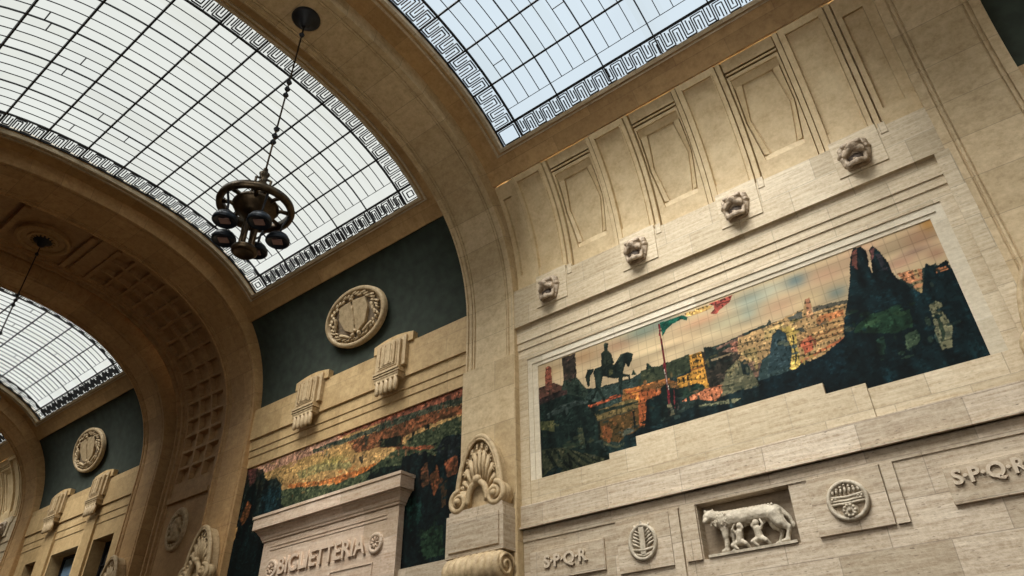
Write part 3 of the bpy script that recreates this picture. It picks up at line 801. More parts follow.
struct(mb.build('wall_north.004', TRAVL))
mb = MB()      # plain raised strips between the reliefs
mb.box(-7.72, -7.47, yb-.08, yb+.05, 3.4, 5.13); mb.box(-7.42, -7.03, yb-.06, yb+.05, 3.88, 5.13)
mb.box(-2.82, -2.58, yb-.06, yb+.05, 3.9, 5.13)
struct(mb.build('wall_north.005', TRAVL))
mb = MB(); mb.box(-7.01, -4.78, yb+.30, yb+.34, 3.88, 5.13); struct(mb.build('wall_north.012', SHADE))  # niche back in a darker tone, its shade painted in

# bay with the valley mosaic and the ticket office
mb = MB()
courses(mb, *B2, [(13.26, 11.85, .16), (11.85, 11.38, .08), (11.38, 11.08, .045), (11.08, 10.64, .01)])
mb.box(B2[0]-.1, B2[1]+.1, YW+.1, YW+.3, 13.26, 13.3)
struct(mb.build('wall_north.006', WALL2))
mb = MB(); mb.box(B2[0]-.12, B2[1]+.12, YW-.05, YW+.5, FLOOR_Z, 5.12)
struct(mb.build('wall_north.007', TRAVL))
# bay with the three openings
mb = MB()
courses(mb, *B3, [(13.10, 11.65, .16), (11.65, 11.15, .08), (11.15, 10.75, .045), (10.75, 9.92, .01)])
W3 = [(-47.9, -46.3), (-44.6, -41.3), (-39.85, -37.7)]
last = B3[0]-.12
for a, b in W3 + [(B3[1]+.12, None)]:
    mb.box(last, a, YW-.01, YW+.9, FLOOR_Z, 9.92)
    last = b
for a, b in W3: mb.box(a, b, YW, YW+.9, FLOOR_Z, 4)
mb.box(B3[0]-.1, B3[1]+.1, YW+.3, YW+.9, 9.92, 10.6)
struct(mb.build('wall_north.008', WALL2))
for i, (a, b) in enumerate(W3):
    t = tag(bpy.data.objects.new('window_%d' % (6+i), None), kind='structure'); C.objects.link(t); t.location = ((a+b)/2, YW+.7, 4)
    w = (b-a)/2; h = 5.92; mb = MB()
    for x0, x1, z0, z1 in ((-w, -w+.14, 0, h), (w-.14, w, 0, h), (-w, w, h-.14, h), (-w, w, 0, .14), (-.05, .05, 0, h), (-w, w, h*.55, h*.55+.07), (-w, w, h*.8, h*.8+.05)): mb.box(x0, x1, -.06, .06, z0, z1)
    mb.build('frame', IRON, t)
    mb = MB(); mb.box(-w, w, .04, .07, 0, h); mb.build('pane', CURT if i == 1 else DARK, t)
# bay 4 and the bay at the near right edge
for b, nme in ((B4, 'wall_north.009'), (B0, 'wall_north.010')):
    mb = MB(); courses(mb, *b, [(13.32, 11.88, .16), (11.88, 11.33, .10), (11.33, 10.64, .05), (10.64, FLOOR_Z, -.0)])
    struct(mb.build(nme, TRAV if b is B4 else WALL2))

mb = MB(); mb.box(-66, 16, -3.2, 17.2, FLOOR_Z-.3, FLOOR_Z); struct(mb.build('floor', FLOORM))
mb = MB(); mb.box(-66, -64, -4, 18, FLOOR_Z, 21.5); struct(mb.build('wall_west', TRAV))
mb = MB(); mb.box(14, 16, -4, 18, FLOOR_Z, 21.5); struct(mb.build('wall_east', TRAV))

# ------------------------------------------------------------------ the mosaics
def vnoise(U, V, f, seed):
    rs = np.random.RandomState(seed); g = rs.rand(64, 64)
    u = U*f; v = V*f; iu = np.floor(u).astype(int); iv = np.floor(v).astype(int); fu = u-iu; fv = v-iv
    fu = fu*fu*(3-2*fu); fv = fv*fv*(3-2*fv)
    a = g[iu % 64, iv % 64]; b = g[(iu+1) % 64, iv % 64]; c = g[iu % 64, (iv+1) % 64]; d = g[(iu+1) % 64, (iv+1) % 64]
    return (a*(1-fu)+b*fu)*(1-fv)+(c*(1-fu)+d*fu)*fv
def inside(U, V, p):
    r = np.zeros(U.shape, bool); n = len(p)//2
    for i in range(n):
        x0, y0 = p[2*i], p[2*i+1]; x1, y1 = p[(2*i+2) % (2*n)], p[(2*i+3) % (2*n)]
        if y0 == y1: continue
        c = ((y0 > V) != (y1 > V)) & (U < (x1-x0)*(V-y0)/(y1-y0)+x0); r ^= c
    return r
def mosaic(name, x0, x1, z0, z1, step, base, blobs, shapes, y, label, dark_lines, jit=3.0, busy=.16, tone=.92, dabs=3600, allover=False):
    nx = int((x1-x0)/step); nz = int((z1-z0)/step)
    xs = np.linspace(0, x1-x0, nx+1); zs = np.linspace(0, z1-z0, nz+1)
    U, V = np.meshgrid(xs*100, zs*100, indexing='ij')
    u = U/100; v = V/100
    n1 = vnoise(u+3, v+9, 1.1, 1); n2 = vnoise(u, v, 4.5, 2); n3 = vnoise(u, v, 13, 3); n4 = vnoise(u*.35+5, v*2.2, 2.6, 4); n5 = vnoise(u+7, v+2, 7.5, 8)
    UU = U+(n2-.5)*jit*2.2+(n3-.5)*jit*1.4; VV = V+(n5-.5)*jit*2.2+(vnoise(u+1, v+4, 13, 5)-.5)*jit*1.4
    col = np.ones(U.shape+(3,))*np.array(base, float)
    for cx, cz, rx, rz, r, g, b in blobs:
        wgt = np.exp(-(((UU-cx)/rx)**2+((VV-cz)/rz)**2))[..., None]*.72
        col = col*(1-wgt)+np.array([r, g, b], float)*wgt
    col *= (.90+.20*n4[..., None])
    first = True
    cov = np.zeros(U.shape, bool)
    for r, g, b, p in shapes:
        m = inside(UU, VV, p); cov |= m
        lum = (r+g+b)/3; bz = busy*(1.7 if lum < 70 else 1)
        f = (1-bz*1.3)+(n2*.9+n3*1.1+n5*.6)*bz
        col[m] = (np.array([r, g, b], float)*f[..., None]+np.array([0, 0, 0]))[m]
    if allover: cov[:] = True; col *= (.74+.3*n3+.22*n5)[..., None]
    # dabs of neighbouring colours, as loose brushwork
    rd = np.random.RandomState(11); nxg, nzg = U.shape
    for _ in range(dabs):
        ci = rd.randint(2, nxg-2); cj = rd.randint(2, nzg-2)
        if not cov[ci, cj]: continue
        a = rd.uniform(.04, .16)/step; b = rd.uniform(.02, .06)/step
        if rd.rand() < .35: a, b = b, a*.9
        si = min(nxg-1, max(0, ci+int(rd.randn()*.22/step))); sj = min(nzg-1, max(0, cj+int(rd.randn()*.14/step)))
        if not cov[si, sj]: continue
        i0, i1 = max(0, int(ci-a)), min(nxg, int(ci+a)+2); j0, j1 = max(0, int(cj-b)), min(nzg, int(cj+b)+2)
        II, JJ = np.mgrid[i0:i1, j0:j1]; m = ((II-ci)/a)**2+((JJ-cj)/b)**2 < 1
        m &= cov[i0:i1, j0:j1]
        src = col[si, sj]*rd.uniform(.68, 1.30); cc = col[i0:i1, j0:j1]
        k = .75 if np.abs(src-col[ci, cj]).max() < 62 else .22
        cc[m] = cc[m]*(1-k)+src*k
    lum_ = col.mean(-1)
    st_ = (.62+.8*vnoise(u*6.5, v*1.1, 1.0, 21))[..., None]
    col = np.where((cov & (lum_ < 62))[..., None], col*st_, col)
    if dark_lines:
        win = cov & (lum_ > 105) & (lum_ < 190) & (np.mod(U+V*.12, 13) < 4.2) & (np.mod(V, 15) < 6.5) & (vnoise(u, v, 2.2, 22) > .38)
        col[win] *= .58
        rf = cov & (lum_ > 95) & (np.mod(V+U*.1+n2*8, 34) < 3.2)
        col[rf] *= .66
    # brush-like flecks where there is detail
    fl = (vnoise(u*1.0, v*1.6, 17, 6) > .74) & cov & (n5 > .45)
    col[fl] *= 1.28
    fd = (vnoise(u*1.2, v*1.2, 15, 7) > .76) & cov
    col[fd] *= .74
    if dark_lines:
        ln = (np.mod(U, 27) < 2.0) | (np.mod(V+np.floor(U/27)*0, 24) < 2.0)
        col[ln & ~(cov & (col.mean(-1) < 90))] *= .90
    g_ = col.mean(-1, keepdims=True); col = (col*.70+g_*.30)*tone
    col = 255*(np.clip(col, 0, 255)/255)**1.20*1.04
    dk = np.clip((80-col.mean(-1, keepdims=True))/60, 0, 1); col = col*(1-dk)+col*np.array([.60, .88, .86])*dk
    col = np.clip(col, 0, 255)/255
    col = np.where(col <= .04045, col/12.92, ((col+.055)/1.055)**2.4)
    # a slab with real thickness: painted front grid plus four edges and a back
    verts = np.stack([x0+U/100, np.full(U.shape, y), z0+V/100], -1).reshape(-1, 3)
    I, J = np.meshgrid(np.arange(nx), np.arange(nz), indexing='ij'); k = nz+1
    q = np.stack([I*k+J, (I+1)*k+J, (I+1)*k+J+1, I*k+J+1], -1).reshape(-1, 4)
    nb = len(verts); c4 = np.array([[x0, y+.08, z0], [x1, y+.08, z0], [x1, y+.08, z1], [x0, y+.08, z1]])
    me = bpy.data.meshes.new(name)
    me.from_pydata(np.vstack([verts, c4]).tolist(), [], q.tolist() + [[nb+3, nb+2, nb+1, nb]]); me.update()
    a = me.color_attributes.new('paint', 'FLOAT_COLOR', 'POINT')
    full = np.ones((nb+4, 4), np.float32); full[:nb, :3] = col.reshape(-1, 3)
    a.data.foreach_set('color', full.ravel()); me.materials.append(PAINT)
    o = bpy.data.objects.new(name, me); C.objects.link(o)
    return tag(o, label, 'mosaic')
mosaic('wall_mosaic', MX0, MX1, MZ0, MZ1, .02, (208, 180, 134), CITY_SKY, CITY_SHAPES, YW+.05,
       'wide glazed mosaic of a domed city with horseman statue, tricolour flag and dark cypresses', True, 1.1, .17, .94, 900)
mosaic('wall_mosaic', B2[0], B2[1]+.1, 5.12, 10.64, .028, (204, 158, 88), VALLEY_SKY, VALLEY_SHAPES, YW+.05,
       'glazed mosaic of an orange river valley and hilltop town behind the stone ticket office front', False, 2.2, .2, .9, 2200, True)

# ------------------------------------------------------------------ lion heads on the ledge
YL = YW-.22
def lion_head(x, z, label, parent_y=YL):
    root = empty('lion_head', (x, parent_y, z), label, 'lion head', 'carved lion heads along the ledge')
    f = -1
    caps = [((0, f*.05, .02), .34, (0, f*.12, .10), .33),                         # skull
            ((-.29, f*.08, .26), .13), ((.29, f*.08, .26), .13), ((-.2, f*.1, .33), .12, (.2, f*.1, .33), .12),                  # top corners of the mane
            ((-.30, f*.06, .30), .085), ((.30, f*.06, .30), .085),                # ears
            ((-.30, f*.05, -.05), .12, (-.26, f*.05, -.25), .12), ((.30, f*.05, -.05), .12, (.26, f*.05, -.25), .12),
            ((-.22, f*.36, .20), .075, (-.06, f*.42, .15), .06), ((.22, f*.36, .20), .075, (.06, f*.42, .15), .06),   # brows
            ((0, f*.34, .20), .09, (0, f*.50, .06), .085),                         # bridge of the nose
            ((0, f*.53, .03), .09), ((-.08, f*.51, .02), .06), ((.08, f*.51, .02), .06),
            ((-.06, f*.46, -.04), .085, (-.23, f*.34, -.10), .085), ((.06, f*.46, -.04), .085, (.23, f*.34, -.10), .085), # upper lip
            ((-.21, f*.30, -.02), .10), ((.21, f*.30, -.02), .10),                # cheeks
            ((-.27, f*.24, -.14), .07, (-.25, f*.26, -.36), .07), ((.27, f*.24, -.14), .07, (.25, f*.26, -.36), .07),
            ((-.22, f*.28, -.42), .075, (0, f*.42, -.46), .085), ((.22, f*.28, -.42), .075, (0, f*.42, -.46), .085),  # lower jaw ring
            ((-.22, f*.08, -.38), .11, (.22, f*.08, -.38), .11)]
    for i in range(9):
        a = PI*(.02+.96*i/8); caps.append(((.36*math.cos(a), f*.16, .06+.30*math.sin(a)), .06, (.40*math.cos(a), f*.05, .06+.34*math.sin(a)), .07))
    blob('head', caps, .020, LIONM, root, smooth_it=1, rough=.018, cut=.02)
    root.scale = (.90, .78, .95)
    for q in (-.14, .14):
        mb = MB(); mb.ball((q, f*.375, .085), .045); mb.build('eye', LIONM, root, True)
    mb = MB(); mb.ball((0, f*.20, -.27), .23, (1, .75, .75)); mb.build('mouth', MOUTH, root, True)  # dark ball stands in for the shaded mouth cavity
    mb = MB(); mb.tube([(0, f*.30, -.36), (0, f*.38, -.35), (0, f*.44, -.38)], .06, 8, rs=[.08, .075, .03], sy=.6); mb.build('tongue', LIONM, root, True)
    return root
zl = 12.80
lion_head(-10.72, zl, 'weathered stone lion head at the left end of the ledge, beside the fluted pilaster')
protolion = [o for o in C.objects if o.name == 'lion_head'][0]
copy_tree(protolion, (-7.5, YL, zl), 'weathered stone lion head second from the tall fluted pilaster, above the flag in the mosaic')
copy_tree(protolion, (-4.33, YL, zl), 'weathered stone lion head third from the fluted pilaster, over pale mosaic sky')
copy_tree(protolion, (-1.12, YL, zl), 'weathered stone lion head at the right end of the ledge, above the dark cypresses')
copy_tree(protolion, (-52.9, YL, zl), 'tiny stone lion head at the far left edge beyond the farthest green panel', 'carved lion heads along the ledge')
# stone dies that carry the heads
for i, x in enumerate((-10.72, -7.5, -4.33, -1.12, -52.9)):
    mb = MB(); mb.box(-.52, .66, -.03, .12, -.52, .70); mb.box(.70, .88, -.02, .12, .30, .66)
    o = mb.build('trim_%d' % (10+i), TRAV, bevel=.01); o.location = (x, YL, zl-.02); struct(o)

# ------------------------------------------------------------------ shell crested pedestals in front of the pilasters
def spiral(cx, cz, y, r, turns, d=1, rr=.07, n=40, a0=0):
    pts = []; rs = []
    for i in range(n+1):
        t = i/n; a = a0+d*turns*2*PI*t; q = r*(1-t*.82); pts.append((cx+q*math.cos(a), y-.05*t, cz+q*math.sin(a))); rs.append(rr*(1-.45*t))
    return pts, rs
def shell_pedestal(x, label, low=True):
    root = empty('shell_pedestal', (x, 15.2, 4.85), label, 'pedestal', 'shell crested pedestals on the pilasters')
    mb = MB(); mb.box(-1.10, 1.02, 0, .65, 0, 1.18); mb.box(-1.02, .96, .03, .62, 1.18, 1.30)
    mb.build('block', TRAVL, root, bevel=.012)
    mb = MB(); mb.box(-.96, .88, -.05, .02, .14, 1.02); mb.build('front_panel', TRAVL, root, bevel=.01)
    # fan shaped shell with rolled rim ending in two volutes
    W = .93; H = 2.2; y0 = .22
    def arch(t, k=1.0):      # t 0..1 from left foot over the top to the right foot
        a = PI*(1.13-1.26*t); return (W*.90*k*math.cos(a), 1.50+.62*0+ (1.93-.0)*0 + 1.18*0 + (H-.98)*0 + (0.0) + (k*1.95*math.sin(a) if math.sin(a) > 0 else k*.75*math.sin(a)))
    mb = MB()
    rim = [arch(i/40) for i in range(41)]
    mb.tube([(p[0], y0-.06, p[1]) for p in rim], .085, 10)
    mb.tube([(p[0]*.93, y0-.10, 1.5+(p[1]-1.5)*.95) for p in rim], .045, 8)
    mb.build('rim', CARVE, root, True)
    mb = MB()
    mb.prism([(p[0]*.96, p[1]) for p in rim], y0+.02, y0+.36)
    mb.build('back_plate', CARVE, root)
    mb = MB()
    for i in range(11):
        a = PI*(.04+.92*i/10); c, s_ = math.cos(a), math.sin(a)
        p0 = (.30*c, y0+.02, 1.70+.30*s_); p1 = (.52*c, y0-.05, 1.66+.92*s_); p2 = (.66*c, y0-.01, 1.58+1.44*s_)
        mb.tube([p0, p1, p2], .06, 8, rs=[.03, .06, .085])
        a2 = a+.14; pts = [((.70+.09*math.cos(t))*math.cos(a2)-.0, y0-.06, 1.58+(1.50+.16*math.sin(t))*math.sin(a2)) for t in lin(0, 4.6, 8)]
        mb.tube(pts, .03, 6); mb.ball((.70*math.cos(a2), y0-.07, 1.58+1.50*math.sin(a2)), .045)
    mb.build('fan_of_flutes', CARVE, root, True)
    mb = MB()
    mb.tube([(.38*math.cos(a), y0-.12, 1.42+.62*math.sin(a)) for a in [PI*i/20 for i in range(21)]], .10, 8)
    mb.ball((0, y0-.14, 2.10), .15)
    mb.build('inner_roll', CARVE, root, True)
    for sx in (-1, 1):
        mb = MB(); pts, rs = spiral(sx*.68, 1.56, y0-.14, .34, 1.7, -sx, .095, a0=PI/2)
        mb.tube(pts, .08, 8, rs=rs); mb.ball((sx*.68, y0-.22, 1.56), .11)
        mb.lathe([(0, -.16), (.32, -.14), (.38, -.05), (.38, .2), (0, .2)], (sx*.68, y0, 1.56), 20, 'y')
        mb.build('volute', CARVE, root, True)
    # fluted roll under the block
    mb = MB(); prof = []; n = 60
    for i in range(n+1):
        t = i/n; xx = -1.0+2.0*t; r = .40+.045*abs(math.sin(t*PI*9))-.05*abs(2*t-1)**3; prof.append((r, xx))
    mb.lathe([(0, -1.0)]+prof+[(0, 1.0)], (0, .12, -.42), 28, 'x')
    mb.build('fluted_roll', CARVE, root, True)
    for sx in (-1, 1):
        mb = MB(); pts = []
        for i in range(36):
            t = i/35; a = t*2*PI*1.7; q = .34*(1-t*.85); pts.append((sx*1.02, .12+q*math.cos(a), -.42+q*math.sin(a)))
        mb.tube(pts, .045, 6); mb.build('roll_scroll', CARVE, root, True)
    mb = MB(); mb.prism([(-.96, -.1), (.94, -.1), (.94, -1.2), (.7, -2.2), (-.7, -2.2), (-.96, -1.2)], .15, .8); mb.build('bracket', TRAVL, root)
    return root
sp = shell_pedestal(-13.28, 'shell crested stone pedestal on the pilaster between the two big mosaics')
copy_tree(sp, (1.38, 15.2, 4.85), 'shell crested stone pedestal cut off by the right edge of the photo')
copy_tree(sp, (-28.0, 15.2, 4.85), 'shell crested stone pedestal left of the valley mosaic, beside the oval medallion')
copy_tree(sp, (-35.5, 15.2, 4.85), 'small shell crested stone pedestal at the bottom edge, right of the dark window')

# ------------------------------------------------------------------ medallions
def oval(mb, a, b, prof, n=64):          # ring section [(k, y)] swept round an oval (k adds to both radii)
    base = len(mb.v); m = len(prof)
    for j in range(n):
        t = 2*PI*j/n
        for k, y in prof: mb.v.append(((a+k)*math.cos(t), y, (b+k)*math.sin(t)))
    for j in range(n):
        for i in range(m-1):
            mb.f.append((base+j*m+i, base+((j+1) % n)*m+i, base+((j+1) % n)*m+i+1, base+j*m+i+1)); mb.uv.append(None)
def medallion(x, y, z, a, b, label, tilt, group=None, shields=True):
    root = empty('oval_medallion', (x, y, z), label, 'medallion', group); root.rotation_euler = (tilt, 0, 0)
    mb = MB(); oval(mb, a, b, [(.0, .12), (.0, -.05), (-.05, -.09), (-.13, -.10), (-.18, -.08), (-.20, -.02), (-.28, .0)])
    mb.build('rim', CARVE, root, True)
    mb = MB(); oval(mb, a, b, [(-.26, .04), (-a+.001 if a > b else -b+.001, .04)][:1]+[(-.26, .04)])
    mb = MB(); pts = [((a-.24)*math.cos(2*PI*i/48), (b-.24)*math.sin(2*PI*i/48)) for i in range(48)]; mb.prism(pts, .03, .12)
    mb.build('ground', SHADE, root)  # sunk ground darkened by colour to read as shaded
    mb = MB(); rnd = random.Random(5)
    for i in range(46):                 # leaf wreath
        t = 2*PI*i/46; q = .78+.05*math.sin(i*2.1)
        c = (a*q*math.cos(t), -.02, b*q*math.sin(t)); d = (a*(q-.06)*math.cos(t+.16), -.08, b*(q-.06)*math.sin(t+.16))
        mb.tube([c, d], .06, 6, rs=[.085, .03])
    mb.build('wreath', CARVE, root, True)
    if shields:
        mb = MB()
        for sx in (-1, 1):
            sh = [(-.02, .62), (.46, .55), (.52, .1), (.36, -.38), (.04, -.62), (-.02, -.5)]
            mb.prism([(sx*(px*a*.78/ .9+.03*a), pz*b*.92) for px, pz in (sh if sx > 0 else sh)][::1], -.10, .06)
        mb.build('twin_shields', CARVE, root, bevel=.03)
        caps = [((0, -.08, b*.60), .10), ((0, -.1, b*.35), .07, (0, -.1, -b*.3), .05), ((-a*.1, -.08, -b*.62), .10), ((a*.1, -.08, -b*.62), .10), ((0, -.1, -b*.5), .09)]
        for sx in (-1, 1):
            caps += [((sx*a*.60, -.06, b*.15), .09, (sx*a*.66, -.05, -b*.2), .07), ((sx*a*.5, -.05, -b*.45), .09, (sx*a*.25, -.07, -b*.62), .07)]
        blob('scrollwork', caps, .03, CARVE, root, rough=.02)
    else:
        caps = [((0, -.02, .35), .2), ((-.1, -.05, .1), .24, (.1, -.05, -.25), .22), ((-.3, -.04, -.4), .16, (.3, -.04, -.45), .16), ((.2, -.08, .3), .1, (.35, -.04, 0), .1), ((-.3, -.04, .2), .1, (-.35, -.04, -.1), .12)]
        blob('carved_figure', [(tuple(c[0]),)+tuple(c[1:]) for c in caps], .035, CARVE, root, rough=.03)
    return root
yy, zz = PV.pt(PV.s_z(15.4), .16)
medallion(-20.2, yy, zz, 1.80, 1.22, 'large oval stone medallion on the dark green panel above the ticket office', .30, 'oval medallions on the green panels')
medallion(-42.9, yy, zz, 1.80, 1.22, 'smaller-looking oval stone medallion on the far green panel at the left', .30, 'oval medallions on the green panels')
medallion(-32.2, 16.33, 9.15, .82, .98, 'upright oval stone relief medallion in the wide arch, below the coffers', 0, None, False)

# ------------------------------------------------------------------ fluted brackets that break the ledge
def wall_bracket(x, label, z=0.0):
    root = empty('fluted_bracket', (x, YW-.16, 11.3+z), label, 'bracket', 'fluted brackets under the green panels'); root.scale = (.92, .74, 1)
    mb = MB()
    top = [(-1.15, 1.95)] + [(-1.15+2.3*i/14, 2.30+.14*math.sin(PI*i/14)) for i in range(15)] + [(1.15, 1.95)]
    mb.prism(top, -.12, .2); mb.build('arched_cap', WALL2, root)
    mb = MB(); mb.box(-.66, .66, -.40, .1, .82, 2.05)
    mb.prism([(-.66, 2.05)] + [(-.66+1.32*i/10, 2.05+.09*math.sin(PI*i/10)) for i in range(11)] + [(.66, 2.05)], -.40, .1)
    mb.build('body', CARVE, root, bevel=.01)
    mb = MB(); mb.box(-.86, .86, -.24, .1, .98, 2.22); mb.build('side_wings', CARVE, root, bevel=.01)
    mb = MB()
    for k, (w, d) in enumerate(((.54, .43), (.42, .46), (.28, .49))): mb.box(-w, w, -d, -.3, 1.0+k*.06, 1.98-k*.05)
    mb.box(-.46, -.38, -.52, -.3, 1.12, 1.95); mb.box(-.2, -.12, -.52, -.3, 1.18, 1.95); mb.box(.12, .2, -.52, -.3, 1.18, 1.95); mb.box(.38, .46, -.52, -.3, 1.12, 1.95)
    mb.build('stepped_panel', CARVE, root, bevel=.006)
    mb = MB()
    for k, (w, d) in enumerate(((.70, .44), (.76, .48), (.72, .52))): mb.box(-w, w, -d, .1, .62+k*.09, .69+k*.09)
    mb.box(-.68, .68, -.42, .1, .5, .84)
    mb.build('base_moulding', CARVE, root, bevel=.008)
    for i in range(5):
        xx = -.52+i*.26
        mb = MB(); mb.lathe([(0, .55), (.11, .55), (.115, .2), (.10, .06), (.05, 0), (0, -.01)], (xx, -.32, 0), 14); mb.build('drop', CARVE, root, True)
    return root
wb = wall_bracket(-22.85, 'fluted stone bracket left of the two over the ticket office, below the medallion')
copy_tree(wb, (-18.02, YW-.16, 11.3), 'fluted stone bracket right of the two over the ticket office, nearer the pilaster')
copy_tree(wb, (-45.35, YW-.16, 11.2), 'small fluted stone bracket left of the two above the dark windows at far left')
copy_tree(wb, (-40.45, YW-.16, 11.2), 'small fluted stone bracket right of the two above the dark windows at far left')
for i, (a, b) in enumerate(((-46.25, -44.65), (-41.25, -39.9))):
    mb = MB(); mb.box(a+.12, b-.12, YW-.14, YW+.1, FLOOR_Z, 11.2); struct(mb.build('trim_%d' % (20+i), WALL2))

# ------------------------------------------------------------------ ticket office front
def ticket_office():
    root = empty('ticket_office_front', (-20.69, 15.8, FLOOR_Z), 'pale stone ticket office front lettered BIGLIETTERIA below the valley mosaic', 'ticket office')
    z = lambda v: v-FLOOR_Z
    mb = MB()
    mb.box(-3.62, 3.62, 0, .26, 0, z(7.18)); mb.build('body', KIOSK, root, bevel=.01)
    mb = MB()
    pr = [(.2, z(7.13)), (-.05, z(7.13)), (-.06, z(7.19)), (-.09, z(7.22)), (-.13, z(7.32)), (-.21, z(7.42)), (-.24, z(7.48)), (-.28, z(7.50)), (-.28, z(7.54)), (-.37, z(7.55)), (-.37, z(7.94)), (-.41, z(7.96)), (-.41, z(8.06)), (.25, z(8.06))]
    # mitred cornice: front and both returns
    n = len(pr); base = 0
    x0, x1 = -3.62, 3.62
    rings = []
    for (xx, sx) in ((x0, -1), (x1, 1)):
        rings.append([(xx+sx*max(0, -y)*1.0, y, zz_) for y, zz_ in pr]); rings.append([(xx+sx*max(0, -y)*1.0, .255, zz_) for y, zz_ in pr])
    A, Ab, B, Bb = rings
    for i in range(n):
        j = (i+1) % n
        mb.quad(A[i], B[i], B[j], A[j]); mb.quad(Ab[i], A[i], A[j], Ab[j]); mb.quad(B[i], Bb[i], Bb[j], B[j])
    mb.build('cornice', KIOSK, root)
    mb = MB()
    for za in (6.76, 6.88): mb.box(-3.15, 3.1, -.025, .01, z(za), z(za)+.045)
    mb.build('string_mouldings', KIOSK, root)
    text_mesh('lettering', 'BIGLIETTERIA', .60, .04, KIOSK, root, (-.09, -.04, z(5.80)), .010, 4.62)
    for xx in (-2.83, 2.68):
        mb = MB(); mb.lathe([(0, -.05), (.2, -.05), (.22, -.08), (.30, -.09), (.34, -.06), (.35, .02)], (xx, 0, z(6.05)), 32, 'y')
        for k in range(8):
            a = 2*PI*k/8; mb.tube([(xx+.05*math.cos(a), -.07, z(6.05)+.05*math.sin(a)), (xx+.19*math.cos(a), -.07, z(6.05)+.19*math.sin(a))], .03, 6)
        mb.build('roundel', KIOSK, root, True)
    mb = MB(); mb.box(.5, 2.6, -.03, .01, z(5.44), z(5.48)); mb.box(.5, .54, -.03, .01, z(4.6), z(5.44)); mb.box(2.56, 2.6, -.03, .01, z(4.6), z(5.44)); mb.build('lower_frame', KIOSK, root)
    return root
ticket_office()

# ------------------------------------------------------------------ reliefs of the lower wall
yb = YW+.03
def plaque(x0, x1, z0, z1, txt, tx0, tx1, tz, size, label):
    root = empty('inscribed_plaque', ((x0+x1)/2, yb, z0), label, 'plaque', 'inscribed stone plaques')
    w = (x1-x0)/2; h = z1-z0
    mb = MB(); mb.box(-w, w, -.07, .05, 0, h); mb.build('tablet', TRAVL, root, bevel=.012)
    text_mesh('letters', txt, size, .03, TRAVL, root, ((tx0+tx1)/2-(x0+x1)/2, -.09, tz-z0), .012, tx1-tx0)
plaque(-11.95, -9.61, 4.04, 4.80, 'S·P·Q·R', -11.46, -10.10, 4.27, .38, 'low stone plaque lettered SPQR left of the wolf, beside the pilaster')
plaque(-1.74, -.12, 4.05, 4.78, 'S·P·Q·R', -1.62, -.34, 4.34, .36, 'stone plaque lettered SPQR at the right edge, right of the crown roundel')
def relief_panel(x0, x1, z0, z1, label, kind):
    root = empty('relief_panel', ((x0+x1)/2, yb, (z0+z1)/2), label, 'relief panel')
    w, h = (x1-x0)/2, (z1-z0)/2
    mb = MB(); mb.box(-w, w, -.07, .05, -h, h); mb.build('slab', TRAVL, root, bevel=.01)
    if kind == 'emblem':
        mb = MB(); oval(mb, .39, .44, [(0, -.06), (0, -.13), (-.03, -.155), (-.07, -.15), (-.09, -.09), (-.1, -.07)], 40); mb.build('rim', CARVEL, root, True)
        mb = MB(); mb.box(-.07, .07, -.15, -.06, -.30, .40); mb.prism([(-.10, .34), (0, .52), (.10, .34)], -.15, -.06)
        mb.build('central_shaft', CARVEL, root, bevel=.015)
        mb = MB()
        for sx in (-1, 1):
            for k in range(6):
                z = -.12+k*.085; mb.tube([(sx*.08, -.1, z), (sx*.20, -.12, z+.07), (sx*(.30-.02*k), -.09, z+.13)], .03, 6, rs=[.02, .035, .015])
        mb.tube([(-.28, -.10, -.16), (0, -.13, -.20), (.28, -.10, -.16)], .035, 6)
        mb.tube([(-.22, -.10, -.26), (0, -.12, -.33), (.22, -.10, -.26)], .03, 6)
        mb.build('leaf_sprays', CARVEL, root, True)
    else:
        mb = MB(); oval(mb, .43, .43, [(0, -.06), (0, -.13), (-.03, -.165), (-.075, -.16), (-.10, -.09), (-.11, -.07)], 40); mb.build('rim', CARVEL, root, True)
        mb = MB()
        for z0_, bend in ((.04, .04), (.13, .05), (-.03, .03)):
            mb.tube([(-.37, -.10, z0_-.02), (-.2, -.14, z0_-bend), (0, -.16, z0_-bend*1.5), (.2, -.14, z0_-bend), (.37, -.10, z0_-.02)], .03, 8)
        for k in range(9): mb.ball((-.30+.075*k, -.14, .05), .028)
        mb.build('crown_band', CARVEL, root, True)
        mb = MB()
        for k in range(7):
            x = -.24+.08*k; mb.tube([(x*1.1, -.11, .14), (x*1.1, -.13, .22), (x*1.05, -.10, .31-.45*abs(x))], .025, 6, rs=[.028, .03, .018]); mb.ball((x*1.05, -.12, .32-.45*abs(x)), .032)
        mb.build('crown_points', CARVEL, root, True)
        mb = MB(); mb.ball((0, -.10, -.22), .17, (1, .5, 1))
        for k in range(10):
            a = 2*PI*k/10; mb.ball((.11*math.cos(a), -.17, -.22+.11*math.sin(a)), .035)
        mb.ball((0, -.19, -.22), .045); mb.build('rosette', CARVEL, root, True)
relief_panel(-9.22, -7.74, 3.86, 5.13, 'square stone slab with a small leafy emblem roundel left of the wolf', 'emblem')
relief_panel(-4.36, -2.85, 3.90, 5.13, 'square stone slab with a round crown emblem right of the wolf', 'crown')

